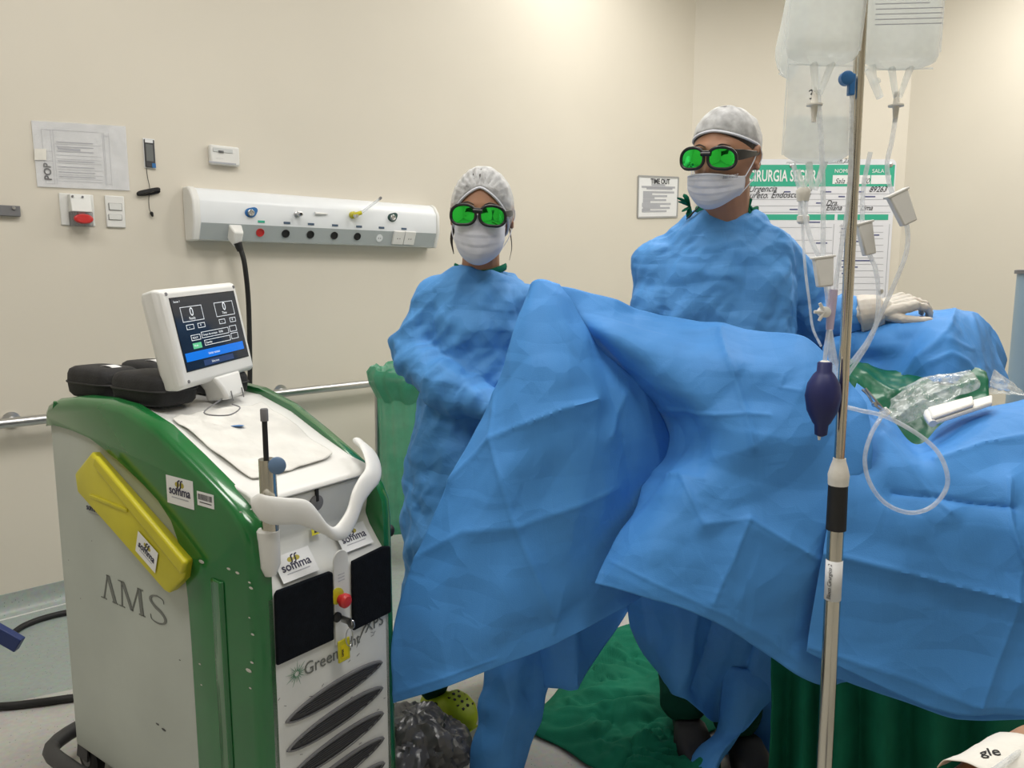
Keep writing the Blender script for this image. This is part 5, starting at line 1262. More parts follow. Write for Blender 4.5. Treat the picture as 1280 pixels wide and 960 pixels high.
MB().grid([[at(x, y, 2.45) for x in (1060, 1100, 1150, 1200, 1232)] for y in (425, 520, 640)]).link('back_panel', drapem, fd, solid=.002)

# hanging ends behind and below
hd = thing('hanging_drape', at(640, 900, 1.93) * V(1, 1, 0), 'narrow blue drape tail hanging to the floor beside the lime clog', 'drape')
T_rows = [[(606, 780, 1.90), (625, 775, 1.87), (650, 770, 1.88), (672, 770, 1.90), (700, 770, 1.93)],
          [(605, 840, 1.90), (622, 838, 1.87), (645, 836, 1.86), (668, 836, 1.90), (690, 832, 1.94)],
          [(598, 890, 1.90), (615, 888, 1.86), (640, 888, 1.85), (660, 886, 1.88), (680, 880, 1.92)],
          [(588, 950, 1.88), (606, 950, 1.84), (628, 952, 1.83), (646, 950, 1.85), (660, 940, 1.90)],
          [(586, 1020, 1.87), (600, 1022, 1.83), (616, 1024, 1.82), (628, 1022, 1.84), (640, 1015, 1.88)]]
cloth('drape_tail', T_rows, drapem, hd, sub=9, creases=[([(632, 845), (640, 880), (625, 940)], .010, 7)], seed=7.7, amp=.012, f=7)
ud = thing('under_drape', at(720, 830, 1.96), 'short square blue flap hanging under the near drape over the green cloth', 'drape')
cloth('drape_flap', [[(668, 740, 1.93), (690, 738, 1.91), (712, 735, 1.92), (745, 720, 1.98), (800, 700, 2.02)], [(670, 800, 1.93), (690, 800, 1.90), (714, 796, 1.91), (750, 770, 1.97), (796, 742, 2.02)], [(681, 859, 1.92), (700, 860, 1.90), (718, 859, 1.90), (742, 828, 1.96), (790, 758, 2.0)]], drapem, ud, sub=9, creases=[([(716, 780), (718, 860)], .010, 5)], seed=8.8, amp=.003)
ld_ = thing('lower_drape', at(880, 820, 1.85), 'dark creased blue lower drape hanging in points in front of the dark shoes', 'drape')
D_rows = [[(782, 700, 1.98), (815, 700, 1.95), (850, 700, 1.93), (885, 705, 1.92), (920, 710, 1.88), (960, 720, 1.86), (1005, 730, 1.84), (1065, 750, 1.82)],
          [(784, 750, 1.99), (815, 760, 1.94), (848, 765, 1.90), (885, 772, 1.92), (918, 780, 1.90), (955, 790, 1.85), (1000, 800, 1.83), (1060, 815, 1.80)],
          [(792, 790, 2.00), (820, 808, 1.95), (848, 818, 1.90), (880, 825, 1.92), (910, 830, 1.92), (942, 835, 1.87), (990, 836, 1.84), (1045, 836, 1.80)],
          [(806, 820, 2.00), (830, 842, 1.95), (851, 856, 1.90), (878, 868, 1.92), (900, 876, 1.94), (922, 870, 1.88), (960, 862, 1.85), (1012, 850, 1.82)],
          [(822, 826, 2.00), (840, 856, 1.95), (852, 869, 1.90), (880, 892, 1.91), (900, 906, 1.93), (918, 900, 1.88), (945, 880, 1.86), (985, 862, 1.84)]]
cloth('drape_panel', D_rows, drapem, ld_, sub=14, creases=[([(850, 700), (870, 760), (850, 862)], .012, 9), ([(895, 760), (880, 820), (866, 862)], -.012, 7), ([(940, 800), (915, 870), (900, 905)], -.014, 8), ([(800, 745), (815, 800)], .006, 5)], seed=9.9, amp=.012, f=5)
L2 = [[(905, 830, 1.93), (925, 835, 1.90), (948, 838, 1.88), (975, 840, 1.86), (1030, 835, 1.83)],
      [(902, 870, 1.93), (918, 872, 1.88), (938, 872, 1.86), (958, 868, 1.85), (1000, 855, 1.84)],
      [(896, 915, 1.92), (910, 915, 1.87), (925, 912, 1.85), (940, 900, 1.85), (962, 878, 1.85)],
      [(868, 942, 1.90), (885, 944, 1.85), (902, 940, 1.83), (918, 926, 1.84), (938, 905, 1.85)],
      [(850, 985, 1.88), (868, 990, 1.83), (884, 985, 1.81), (898, 965, 1.83), (915, 930, 1.85)]]
cloth('drape_panel', L2, drapem, ld_, sub=8, seed=4.4, amp=.005, f=8)
L3 = [[(950, 850, 1.98), (975, 855, 1.97), (1000, 850, 1.96)], [(925, 900, 1.98), (955, 905, 1.97), (975, 900, 1.96)], [(900, 950, 1.98), (935, 955, 1.97), (970, 945, 1.96)], [(890, 990, 1.98), (930, 995, 1.97), (966, 985, 1.96)]]
cloth('inner_panel', L3, drapem, ld_, sub=8, seed=3.1, amp=.004, f=8)

# green under-cloth hanging beside the pole, green cloth on the floor
gu = thing('green_drape', at(1090, 900, 1.72) * V(1, 1, 0), 'dark green cloth hanging in folds behind the lower part of the drip stand', 'cloth')
gr = []
for y in (790, 850, 900, 950, 1010, 1075):
    row = []
    for k, x in enumerate((963, 985, 1005, 1025, 1048, 1075, 1105, 1135, 1170, 1205, 1245, 1300)):
        row.append((x + (y - 850) * (-.02), y, 1.74 - .010 * k + (.045 if k % 2 else -.02) * min(1, (y - 760) / 120)))
    gr.append(row)
cloth('cloth_panel', gr, greencloth, gu, sub=8, seed=2.2, amp=.006, f=5)
def floor_cloth(name, outline, label, m_, h, f, seed, n=70):
    """crumpled cloth lying on the floor: star-shaped outline of photographed floor points"""
    P = [onz(x, y, .006)[:2] for x, y in outline]; P = [p[:2] for p in spline([V(p[0], p[1], 0) for p in P], 12, True)]
    c = np.mean(P, axis=0); rings = []; K = 46
    for i in range(K + 1):
        t = i / K; ring = []
        for p in P:
            q = c + (p - c) * max(t, .001); v = V(q[0], q[1], 0)
            z = abs(crumple(v, f, seed)) * h + abs(crumple(v, f * 2.6, seed + 1)) * h * .45 + h * .35 * (1 + noise.noise(Vector((q[0] * 5, q[1] * 5, seed))))
            z *= (1 - t ** 8 * .85); ring.append(V(q[0], q[1], .004 + z))
        rings.append(ring)
    return tag(MB().rings(rings, False).link(name, m_, None, smooth=60, solid=.002, off=1), label, 'cloth')
floor_cloth('green_cloth', [(655, 907), (690, 872), (735, 815), (775, 785), (830, 790), (900, 830), (905, 900), (860, 925), (815, 945), (772, 968), (740, 960), (700, 934)], 'crumpled green cloth spread on the floor under the near drape', greencloth, .034, 4.5, 1.5)
floor_cloth('green_cloth', [(778, 966), (790, 930), (818, 905), (860, 912), (890, 930), (900, 965), (880, 1000), (820, 1010), (788, 995)], 'bunched green cloth heap on the floor in front of the dark shoes', greencloth, .050, 7., 5.2)

# ------------------------------------------------------------------ operating table (under the drapes)
ot = thing('operating_table', (1.15, 2.02, 0), 'operating table hidden under the blue drapes, on a steel column', 'table')
tdir = unit(V(1, -.18, 0)); tside = V(-tdir[1], tdir[0], 0)
MB().box(V(1.50, 1.98, .82), tdir * .55, tside * .17, UP * .03).link('mattress', black, ot, bevel=.015)
MB().box(V(1.50, 1.98, .77), tdir * .54, tside * .16, UP * .018).link('table_frame', chrome2, ot, bevel=.004)
MB().box(V(1.40, 2.0, .40), tdir * .13, tside * .11, UP * .35).link('column', chrome2, ot, bevel=.01)
MB().box(V(1.40, 2.0, .04), tdir * .42, tside * .17, UP * .04).link('table_base', dgrey, ot, bevel=.02)
for p, q in ((V(1.0, 1.80, .80), at(700, 385, 1.97) - UP * .03), (V(1.0, 2.12, .80), at(1130, 410, 2.36) - UP * .03)):
    MB().tube([p + V(.1, .05, -.02), p, (p + q) / 2 + UP * .08, q], .011, 8, smooth=5).link('leg_support', chrome2, ot)

# ------------------------------------------------------------------ the open field in the middle
gs = thing('green_sheet', at(1150, 500, 1.95), 'glossy green plastic sheet tucked between the blue drapes', 'sheet')
GS = [[(1050, 445, 2.05), (1080, 456, 2.06), (1115, 463, 2.05), (1150, 458, 2.03), (1190, 455, 2.00), (1232, 462, 1.97)],
      [(1052, 470, 1.99), (1085, 478, 2.0), (1120, 482, 1.99), (1155, 480, 1.97), (1195, 478, 1.95), (1235, 478, 1.93)],
      [(1060, 500, 1.93), (1090, 505, 1.94), (1125, 510, 1.93), (1160, 508, 1.91), (1198, 503, 1.89), (1238, 500, 1.88)],
      [(1075, 530, 1.86), (1105, 535, 1.86), (1135, 540, 1.85), (1165, 538, 1.84), (1200, 528, 1.84), (1240, 520, 1.84)],
      [(1085, 565, 1.80), (1115, 570, 1.79), (1140, 572, 1.78), (1168, 565, 1.79), (1205, 550, 1.80), (1245, 540, 1.80)]]
cloth('sheet', GS, greensheet, gs, sub=10, creases=[([(1080, 470), (1120, 500)], .010, 7), ([(1090, 505), (1160, 480)], .008, 6)], seed=6.6, amp=.006, f=12, fine=.002)
cf = thing('clear_film', at(1150, 490, 1.9), 'crinkled clear plastic film bunched over the green sheet', 'film')
CF = [[(1120, 500, 1.93), (1135, 482, 1.94), (1160, 470, 1.93), (1190, 466, 1.91), (1215, 470, 1.90)],
      [(1112, 512, 1.90), (1135, 498, 1.90), (1165, 485, 1.88), (1195, 478, 1.87), (1220, 476, 1.87)],
      [(1105, 524, 1.87), (1132, 514, 1.86), (1165, 500, 1.85), (1198, 488, 1.85), (1224, 482, 1.85)],
      [(1112, 535, 1.85), (1135, 528, 1.84), (1165, 514, 1.83), (1196, 498, 1.83), (1222, 488, 1.84)]]
cloth('film', CF, clearm, cf, sub=12, creases=[([(1110, 520), (1165, 484), (1215, 474)], .010, 4), ([(1112, 530), (1170, 495), (1220, 482)], .012, 4), ([(1120, 505), (1165, 476), (1210, 470)], .010, 3)], seed=7.1, amp=.005, f=10, fine=.003, thick=.0006)
cf2 = thing('clear_film', at(1248, 480, 1.95), 'clear plastic film sticking up at the right end of the far drape', 'film')
cloth('film', [[(1242, 462, 1.98), (1252, 468, 1.98), (1264, 478, 1.98), (1276, 486, 1.98)], [(1238, 478, 1.95), (1252, 482, 1.95), (1266, 486, 1.95), (1280, 490, 1.95)], [(1234, 492, 1.92), (1252, 493, 1.92), (1268, 494, 1.92), (1284, 496, 1.92)]], clearm, cf2, sub=10, seed=7.9, amp=.006, f=12, fine=.003, thick=.0006)
wt_ = thing('folded_gauze', at(1200, 515, 1.78), 'folded white gauze towel lying on the edge of the trunk drape', 'towel')
q = [at(1160, 520, 1.76), at(1240, 499, 1.78), at(1240, 508, 1.73), at(1166, 533, 1.70)]
MB().prism(q, UP * .012).link('towel', linen, wt_, bevel=.004)
MB().prism([p + UP * .0125 - (q[1] - q[0]) * .02 for p in (q[0], q[0] * .3 + q[1] * .7, q[3] * .3 + q[2] * .7, q[3])], UP * .010).link('folded_layer', linen, wt_, bevel=.004)
MB().tube([q[0] + UP * .008, (q[0] + q[3]) / 2 + UP * .01 - V(.006, 0, 0), q[3] + UP * .006], .009, 10, smooth=4).link('rolled_edge', linen, wt_)
sc_ = thing('towel_clamp', at(1105, 512, 1.70), 'small steel towel clamp gripping the near drape edge by the tube loop', 'clamp')
a0, a1, a2 = at(1078, 487, 1.74), at(1092, 505, 1.72), at(1105, 515, 1.71)
MB().tube([a0, (a0 + a1) / 2 + UP * .004, a1, a2], .0032, 8, smooth=3).link('jaw', chrome2, sc_)
MB().tube([a0 + V(.004, -.006, .004), a1 + V(.005, -.007, .005), a2 + V(.002, -.006, .002)], .0028, 8, smooth=3).link('jaw', chrome2, sc_)
MB().lathe(a1 + V(0, -.006, 0), V(.3, -1, .3), [(-.004, .006), (.004, .006)], 12).link('pivot', chrome2, sc_)
MB().tube([a2 - V(.004, 0, -.004), a2 + V(.006, -.002, -.006)], .011, 12).link('white_connector', tapem, sc_)

# ------------------------------------------------------------------ hamper with green bag
HY = 3.45
hm = thing('linen_hamper', V(at(505, 460, HY)[0], HY, 0), 'green laundry bag hanging from a steel hamper frame behind the woman', 'hamper')
hc = V(at(516, 460, HY)[0], HY, 0); hz_ = at(505, 470, HY)[2]
MB().tube([hc + V(.17 * math.cos(q), .17 * math.sin(q), hz_) for q in np.linspace(0, 2 * math.pi, 28, endpoint=False)], .011, 10, closed=True).link('ring', chrome2, hm)
for q in (math.pi * .98, math.pi * .3, -.9): MB().tube([hc + V(.165 * math.cos(q), .165 * math.sin(q), hz_), hc + V(.18 * math.cos(q), .18 * math.sin(q), .05)], .011, 10).link('leg', chrome2, hm); MB().lathe(hc + V(.18 * math.cos(q), .18 * math.sin(q), 0), UP, [(0, .022), (.05, .022)], 12).link('castor', black, hm)
rings = []
for z, r in ((hz_ - .10, .150), (hz_ - .03, .185), (hz_ + .02, .192), (hz_ + .045, .175), (hz_ + .03, .155), (hz_ - .03, .150), (hz_ - .06, .155), (hz_ - .11, .150), (hz_ - .25, .148), (hz_ - .45, .152), (hz_ - .62, .16), (hz_ - .70, .13), (hz_ - .72, .04)):
    rings.append([hc + V(math.cos(q), math.sin(q), 0) * r * (1 + .07 * ridge(math.cos(q) * 4, math.sin(q) * 4, z * 2.2) + .03 * math.sin(q * 17 + z * 5)) + UP * (z + .010 * math.sin(q * 9)) for q in np.linspace(0, 2 * math.pi, 72, endpoint=False)])
MB().rings(rings, False).link('laundry_bag', greenfilm, hm, smooth=60)

# bin liner heap by the console
def blob(name, c, r, m_, label, cat, amp, f, seed):
    mb = MB(); mb.ell(c, r, 110); v = []
    for p in mb.v:
        p = np.array(p); d = p - c; k = 1 + amp * crumple(p, f, seed) + amp * .55 * crumple(p, f * 2.5, seed + 2, 4) + amp * .28 * crumple(p, f * 6, seed + 4, 4); q = c + d * k; q[2] = max(q[2], .003); v.append(q)
    mb.v = v; return tag(mb.link(name, m_, None, smooth=30), label, cat)
bc_ = onz(530, 945, 0)
blob('bin_liner', V(bc_[0] - .015, bc_[1] - .04, .055), V(.135, .13, .095), trashm, 'dark translucent bin liner slumped on the floor between console and lime clog', 'plastic bag', .22, 9., 2.9)

# ------------------------------------------------------------------ drip stand
PY = 1.42
pp0, pp1 = at(1078, 0, PY), at(1030, 958, PY)
px_ = lambda py: at(1078 - 48 * py / 960, py, PY)
axis = unit(pp0 - px_(590))
st = thing('drip_stand', V(pp1[0], PY, 0), 'tall chrome drip stand with black grip and taped joint, in front of the drapes', 'stand')
bot_ = px_(590) - axis * (px_(590)[2] / axis[2])
MB().tube([px_(575), px_(575) + axis * 1.0], .0098, 16).link('upper_tube', chrome, st)
MB().tube([bot_ + UP * .06, px_(660)], .0150, 18).link('lower_tube', chrome, st)
MB().tube([px_(662), px_(603)], [.0185, .0178], 20).link('grip', black, st, bevel=.001)
MB().lathe(px_(606), axis, [(0, .0185), (.012, .0190), (.020, .0195), (.036, .0155), (.047, .0120), (.052, .0115)], 14).link('taped_joint', tapem, st)
lb = px_(724); W_ = V(1, 0, 0); N4 = unit(CP - lb); N4 = unit(N4 - axis * (N4 @ axis)); W_ = np.cross(axis, N4); W_ = W_ if W_[0] > 0 else -W_
G = [[lb + axis * v + (W_ * math.sin(a) + N4 * math.cos(a)) * .0154 for a in np.linspace(-1.5, 1.5, 14)] for v in (-.040, .040)]
lbo = MB().grid(G).link('paper_label', paper, st, solid=.0003, off=1)
text('Bloco Cirurgico 2', .0098, lb - axis * .036 - W_ * .004 + N4 * .0162, axis, -W_, ink, lbo, name='handwriting', shear=.3)
for k in range(5):
    a = 2 * math.pi * k / 5 + .3; d = V(math.cos(a), math.sin(a), 0); b = bot_ * V(1, 1, 0)
    MB().tube([b + UP * .075 + d * .02, b + UP * .07 + d * .16, b + UP * .065 + d * .27], [.013, .012, .010], 10).link('base_leg', chrome, st)
    MB().lathe(b + d * .27 + V(-d[1], d[0], 0) * -.011 + UP * .026, V(-d[1], d[0], 0), [(0, .026), (.022, .026)], 16).link('castor', black, st)
MB().lathe(bot_ * V(1, 1, 0) + UP * .05, UP, [(0, .03), (.05, .03), (.06, .018)], 18).link('hub', black, st)
topz = px_(575) + axis * 1.0; hk0 = px_(575) + axis * .93
for dx, dy in ((-1, -.25), (1, -.2), (-1, .35), (1, .3)):
    d = unit(V(dx, dy, 0)); MB().tube([hk0, hk0 + d * .06 + UP * .004, hk0 + d * .105, hk0 + d * .118 + UP * .012, hk0 + d * .122 + UP * .03], .004, 8, smooth=4).link('hook', chrome, st)

# ------------------------------------------------------------------ infusion bags
def bag(cx, cy, Y, wpx, hpx, label, rot=0., lean=0., fill=.6, dep=.05, ports=True, printed=None, group='infusion bags on the drip stand', drop=0.):
    """cx, cy: photographed centre of the bottom edge; wpx/hpx photographed size"""
    b = at(cx, cy, Y); sc = Y / 960; w, h = wpx * sc, hpx * sc
    X = V(math.cos(rot), math.sin(rot), 0); U = unit(V(lean, 0, 1)); Nn = np.cross(X, U); Nn = Nn if Nn[1] < 0 else -Nn
    t = thing('infusion_bag', b, label, 'drip bag', group)
    def sheet(sgn, k=1., top=1., e=0.):
        G = []
        for i in range(25):
            v = i / 24 * top; row = []
            for j in range(21):
                u = j / 20 * 2 - 1
                ww = w / 2 * k * (1 - .10 * math.exp(-v * 26)) * (1 - .05 * math.sin(v * math.pi)); 
                th = dep / 2 * k * max(0, (1 - abs(u) ** 2.6)) ** .6 * max(0, min(1, v * 9)) ** .6 * max(0, 1 - v) ** .45
                th *= (1.05 - .35 * v) + .05 * noise.noise(Vector((u * 3, v * 5, cx)))
                y_ = v * h + .10 * w * (abs(u) ** 3) * math.exp(-v * 12)
                row.append(b + X * u * ww + U * y_ + Nn * (sgn * th + e))
            G.append(row)
        return G
    m = MB(); m.grid(sheet(1)); m.grid(sheet(-1)); o = m.link('bag_film', bagm, t, smooth=60)
    if fill:
        m = MB(); F1, F2 = sheet(1, .955, fill), sheet(-1, .955, fill); m.grid(F1); m.grid(F2); m.grid([F1[-1], F2[-1]]); m.link('liquid', liquidm, t, smooth=60)
    m = MB()
    for sx in (-1, 1): m.tube([b + X * sx * w * .5 * .99 + U * h * v for v in (.08, .5, .98)], .0018, 5)
    m.tube([b + X * u * w * .42 + U * (.002 + .02 * w * 0) for u in (-1, 0, 1)], .0018, 5); m.link('seam', bagm, t)
    if ports:
        for sx in (-.10, .14):
            m = MB().tube([b + X * sx * w + U * .006, b + X * (sx * .2 + .0) * w - U * .046], [.0065, .0045], 12); m.link('port', liquidm, t)
    if printed:
        for s, u, v, sz in printed: text(s, sz, b + X * u * w + U * v * h + Nn * (dep * .5 + .006), X, U, ink, t, ext=.0001)
    return t, b, X, U, Nn
lp = [('Manitol Sorbitol', -.42, .20, .0145)]
def small(t, b, X, U, Nn, w, h, v0, n, off, seed, wd=.82):
    m = MB(); r = random.Random(seed)
    for k in range(n): m.box(b + X * w * (-.42 + wd / 2 * (1 if k else .8) + r.uniform(-.02, .0)) + U * (v0 - k * .0085) + Nn * off, X * w * wd / 2 * (1 if k else .8), U * .0008, Nn * .0002)
    m.link('small_print', lightink, t)
b1 = bag(1026, 83, 1.36, 94, 240, 'large full drip bag left of the pole, nearest the camera', lean=.07, rot=.10, dep=.055, fill=.85)
b2 = bag(1124, 88, 1.44, 92, 250, 'drip bag right of the pole with black product print', lean=-.0, rot=-.08, dep=.055, fill=.8, printed=[('Manitol + Sorbitol', -.42, .300, .0125)])
small(*b2, 92 * 1.44 / 960, .37, .300 * .375 - .010, 5, .034, 3)
b3 = bag(1019, 205, 1.44, 84, 130, 'half empty drip bag hanging lower left of the pole', lean=.02, rot=.05, dep=.045, fill=.42)
text('3ª', .022, b3[1] + V(-.030, -.034, .104), V(1, 0, .5), UP, ink, b3[0], name='handwriting', shear=.3)
MB().tube([b3[1] + UP * .12, b3[1] + V(.0, .01, .22), b3[1] + V(.01, .02, .36)], .002, 6).link('hanger_strap', bagm, b3[0])
b4 = bag(982, 98, 1.56, 52, 240, 'drip bag at the far left, tilted, partly behind the large one', lean=.12, rot=.9, dep=.05, fill=.8, ports=False)
small(*b4, .055, .4, .11, 9, .031, 6, .7)

# spikes, tubes, clamps
tubes = []
def tubething(name, pts, r, label, cat='tube', sm=8, cf_=None, extra=None):
    t = thing(name, pts[0], label, cat, None)
    P = spline(pts, sm); MB().tube(P, r, 10).link('line', tubem, t)
    if extra: extra(t)
    return t
def roller(px, py, Y, ang, parent, w=.018, h=.030):
    c = at(px, py, Y); d = V(math.sin(ang), 0, math.cos(ang)); s = V(math.cos(ang), 0, -math.sin(ang))
    o = MB().prism([c - d * h - s * w * .75, c - d * h + s * w * .75, c + d * h + s * w, c + d * h - s * w], V(0, -.018, 0)).link('roller_clamp', white, parent, bevel=.003)
    MB().box(c + V(0, -.009, 0) + d * h * 1.0, s * w * 1.15, V(0, .010, 0), d * .002).link('clamp_flange', white, parent, bevel=.001)
def spike(px, py, Y, parent, L=.05):
    c = at(px, py, Y)
    MB().lathe(c, UP, [(-L * .55, .0035), (-L * .1, .0055), (0, .006), (.0, .0135), (.0025, .0135), (.0028, .006), (L * .35, .0045), (L * .5, .004)], 16).link('spike', tapem, parent)
A4 = [at(*p) for p in ((1120, 118, 1.44), (1120, 140, 1.44), (1115, 175, 1.44), (1109, 205, 1.44), (1113, 235, 1.44), (1125, 262, 1.43), (1134, 285, 1.43), (1133, 315, 1.43), (1118, 355, 1.44), (1100, 395, 1.46), (1085, 430, 1.5), (1062, 465, 1.55), (1045, 490, 1.6), (1028, 540, 1.66))]
def ex4(t): roller(1125, 261, 1.43, -.45, t); spike(1120, 133, 1.44, t)
tubething('infusion_line', A4, .0042, 'clear infusion line curving wide to the right from the right bag', extra=ex4)
A5 = [at(*p) for p in ((1088, 190, 1.46), (1080, 230, 1.47), (1078, 275, 1.46), (1084, 310, 1.45), (1094, 335, 1.45), (1098, 365, 1.45), (1096, 400, 1.46), (1085, 425, 1.5), (1068, 448, 1.54), (1050, 470, 1.6), (1035, 530, 1.66))]
def ex5(t): roller(1080, 299, 1.46, -.25, t, .014, .030)
tubething('infusion_line', A5, .0042, 'clear infusion line hidden behind the pole, then curving just right of it', extra=ex5)
A1 = [at(*p) for p in ((1022, 112, 1.36), (1024, 140, 1.36), (1027, 185, 1.36), (1029, 250, 1.37), (1029, 320, 1.38), (1032, 350, 1.39), (1036, 385, 1.40), (1038, 400, 1.40))]
def ex1(t): roller(1027, 340, 1.38, -.12, t, .017, .026); spike(1018, 132, 1.36, t)
tubething('infusion_line', A1, .0044, 'straight clear infusion line from the nearest large bag', extra=ex1)
A2 = [at(*p) for p in ((992, 205, 1.46), (996, 225, 1.45), (1002, 245, 1.44), (1006, 270, 1.42), (1014, 300, 1.41), (1024, 322, 1.40), (1033, 350, 1.41), (1040, 380, 1.41))]
tubething('infusion_line', A2, .0042, 'clear infusion line slanting in from the left under the half empty bag')
A3 = [at(*p) for p in ((1004, 232, 1.44), (1003, 262, 1.44), (1004, 300, 1.44), (1007, 340, 1.44), (1012, 380, 1.45), (1016, 410, 1.5), (1026, 432, 1.58))]
def ex3(t):
    c = at(1004, 242, 1.44); MB().lathe(c, UP, [(-.014, .010), (-.004, .012), (.004, .013), (.010, .010)], 16).link('drip_chamber_cap', tapem, t)
    MB().lathe(at(1004, 258, 1.44), UP, [(-.018, .0085), (.018, .0085)], 16).link('drip_chamber', tubem, t)
    MB().lathe(at(1004, 273, 1.44), UP, [(-.010, .007), (-.006, .011), (.004, .011), (.006, .008)], 14).link('collar', white, t)
    for dx in (-.010, .014): MB().tube([at(1004, 236, 1.44), at(1004, 212, 1.44) + V(dx, 0, 0)], [.005, .005], 8).link('port_tube', liquidm, t)
tubething('infusion_line', A3, .0026, 'thin clear line with drip chamber under the half empty bag', extra=ex3)
A6 = [at(*p) for p in ((1065, 118, 1.40), (1064, 170, 1.40), (1063, 220, 1.40), (1058, 270, 1.40), (1050, 320, 1.40), (1044, 360, 1.40), (1042, 385, 1.40))]
def ex6(t):
    c = at(1058, 98, 1.40); MB().lathe(c, V(0, -1, 0), [(-.006, .012), (.006, .012), (.008, .008)], 18).link('blue_cap', clipblue, t)
    MB().box(at(1064, 106, 1.40), V(.0055, 0, 0), V(0, .006, 0), UP * .018).link('blue_clip', clipblue, t, bevel=.002)
tubething('infusion_line', A6, .0040, 'clear line hanging from the blue clip just left of the pole', extra=ex6)
# pressure connector, manifold and bulb
mf = thing('pump_bulb', at(1028, 500, 1.40), 'dark navy rubber hand pump bulb hanging left of the pole', 'pump bulb')
MB().lathe(at(1026, 543, 1.40), UP, [(-.004, .004), (0, .011), (.018, .0125), (.022, .016), (.045, .0275), (.072, .032), (.095, .0285), (.112, .019), (.118, .0135), (.134, .0128), (.136, .010)], 28).link('bulb', bluep, mf, smooth=70)
MB().lathe(at(1024, 546, 1.40), UP, [(-.006, .002), (.004, .004)], 10).link('valve', white, mf)
MB().lathe(at(1031, 454, 1.40), UP, [(-.004, .009), (.003, .009), (.005, .005)], 14).link('collar', tapem, mf)
MB().tube([at(1031, 452, 1.40), at(1033, 430, 1.40), at(1037, 405, 1.40)], .0038, 10).link('bulb_tube', tubem, mf)
vi = mat('pale_violet_plastic', (.58, .50, .66), .25, alpha=.85)
cn = thing('tube_connector', at(1036, 390, 1.40), 'white and pale violet stopcock joining the lines above the pump bulb', 'connector')
MB().tube([at(1042, 362, 1.40), at(1039, 385, 1.40), at(1037, 412, 1.40)], [.0075, .0085, .0065], 12).link('violet_body', vi, cn)
MB().lathe(at(1030, 390, 1.395), V(0, -1, 0), [(-.008, .010), (.008, .010), (.010, .006)], 14).link('stopcock', white, cn)
for k in range(3):
    a = math.radians(180 + 62 * (k - 1)); c = at(1030, 390, 1.388); MB().tube([c, c + V(math.cos(a), 0, math.sin(a)) * .018], [.004, .003], 8).link('stopcock_arm', white, cn)
for k, (x0, x1) in enumerate(((1040, 1052), (1043, 1056), (1037, 1048))):
    P = [at(1038, 412, 1.41), at(x0, 440, 1.43), at(x1 - 5, 480, 1.50), at(x1, 520, 1.58)]
    MB().tube(spline(P, 6), .0036, 8).link('outlet_tube', tubem, cn)
# spare port beside right bag
sp = thing('luer_port', at(1094, 110, 1.45), 'clear branching port hanging between the pole and the right bag', 'connector')
MB().tube([at(1088, 82, 1.45), at(1090, 96, 1.45), at(1100, 122, 1.44)], [.012, .008, .0065], 12, smooth=3).link('port_body', liquidm, sp)
MB().tube([at(1092, 104, 1.45), at(1099, 100, 1.45)], .005, 8).link('side_port', liquidm, sp)
# loop of tubing lying on the trunk drape
P = [at(*p) for p in ((1055, 508, 1.52), (1075, 513, 1.50), (1105, 520, 1.49), (1140, 538, 1.475), (1168, 560, 1.465), (1182, 585, 1.46), (1183, 610, 1.46), (1165, 633, 1.455), (1138, 641, 1.455), (1108, 630, 1.46), (1088, 605, 1.465), (1081, 575, 1.47), (1088, 545, 1.48), (1101, 522, 1.50), (1108, 514, 1.60), (1104, 512, 1.70))]
tubething('tubing_loop', P, .0044, 'loop of clear tubing hanging in a ring against the trunk drape', 'tube')

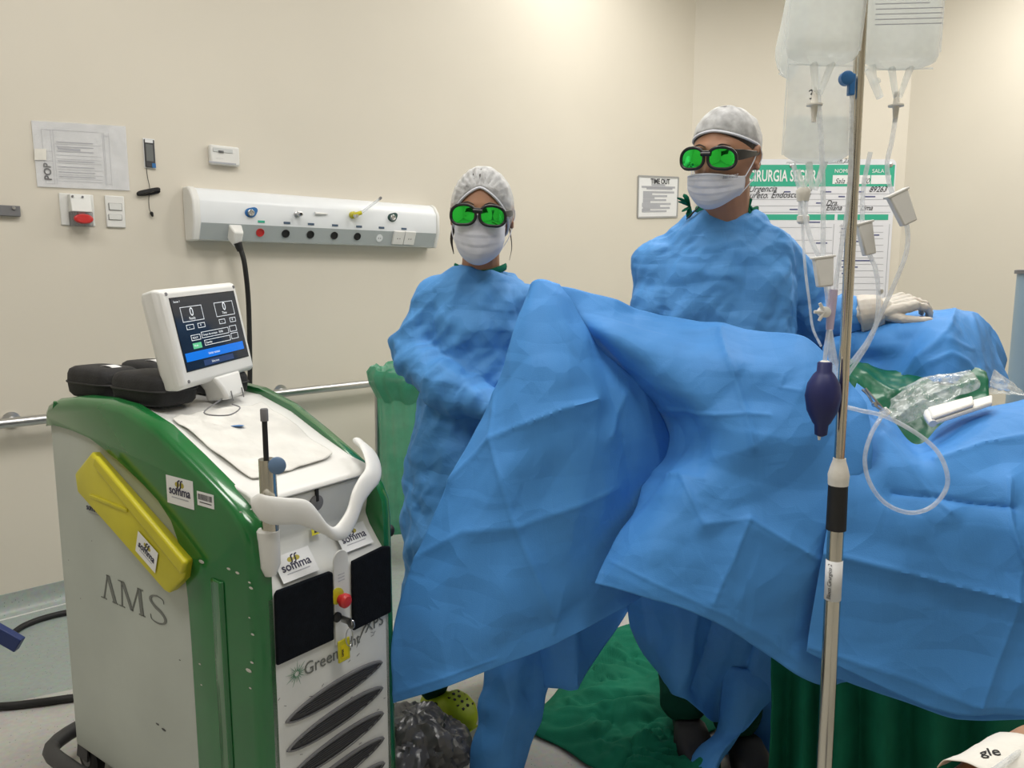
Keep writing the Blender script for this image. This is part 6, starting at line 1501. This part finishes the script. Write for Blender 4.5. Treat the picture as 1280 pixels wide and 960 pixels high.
# ------------------------------------------------------------------ patient's arm at lower right
pa = thing('person', at(1330, 905, .80), 'patient with only a bare forearm showing, white handwritten tape round the wrist', 'person')
pb = MB()
w0 = at(1238, 990, .70); e1_ = at(1432, 912, .86); s1_ = V(1.22, 1.32, .90)
hd_ = unit(w0 - e1_)
axp = unit(e1_ - w0)
pb.capsule(w0, w0 + axp * .10, .034, .043); pb.capsule(w0 + axp * .10, e1_, .045, .046); pb.capsule(e1_, s1_, .048, .062)
hand_caps(pb, w0, hd_ + V(0, 0, -.12), V(-.1, -.25, 1), V(0, 1, 0), .95, curls=[(18, 28, 20)] * 4)
pb.capsule(s1_, V(1.45, 1.55, .93), .075, .11); pb.capsule(V(1.45, 1.55, .93), V(1.80, 1.9, .93), .12, .13); pb.capsule(V(1.45, 1.55, .93), V(1.75, 1.35, .95), .10, .07); pb.capsule(V(1.8, 1.32, .95), V(1.9, 1.27, .96), .085, .09)
place('body', fuse(pb, .0045, 3), skinp, pa)
# tape wrapped over the wrist
nrm = unit(CP - w0); nrm = unit(nrm - axp * (nrm @ axp)); sdv = np.cross(axp, nrm)
G = []
for i in range(13):
    t = -.030 + .100 * i / 12; r = float(np.interp(t, [-.03, 0, .10], [.0365, .0375, .0475]))
    G.append([w0 + axp * (t + .012 * math.sin(a * 1.3) - .006 * (a > 1.5)) + (nrm * math.cos(a) + sdv * math.sin(a)) * (r + .0012 * noise.noise(Vector((i * .6, a * 3, 0)))) for a in np.linspace(-1.9, 1.9, 30)])
tp_ = MB().grid(G).link('wrist_tape', tapem, pa, solid=.0008, off=1)
wraptext('gle', .0195, 1226, 946, V(1, 0, -.42), G, tp_, ink, .45, .0002, .0014)
wraptext('Cat 20', .0150, 1216, 966, V(1, 0, -.35), G, tp_, ink, .45, .0002, .0014)
MB().tube([at(1290, 928, .74), at(1268, 945, .70), at(1240, 965, .66)], .0028, 8, smooth=4).link('cannula_tube', tubem, pa)
ab = thing('arm_board', V(.62, .82, .76), 'black padded arm board under the bare forearm', 'arm board')
c0_, c1_ = w0 + hd_ * .12, e1_ + axp * .02
dz_ = V(0, 0, -.062); wv_ = unit(np.cross(axp, UP)) * .055
MB().prism([c0_ + dz_ + wv_, c1_ + dz_ + wv_, c1_ + dz_ - wv_, c0_ + dz_ - wv_], UP * -.035).link('pad', black, ab, bevel=.01)
mc_ = (c0_ + c1_) / 2 - UP * .097
MB().tube([mc_, mc_ * V(1, 1, 0) + UP * .02], .016, 12).link('support_post', chrome2, ab)
MB().lathe(mc_ * V(1, 1, 0), UP, [(0, .14), (.02, .14), (.03, .03)], 20).link('foot', grey, ab)
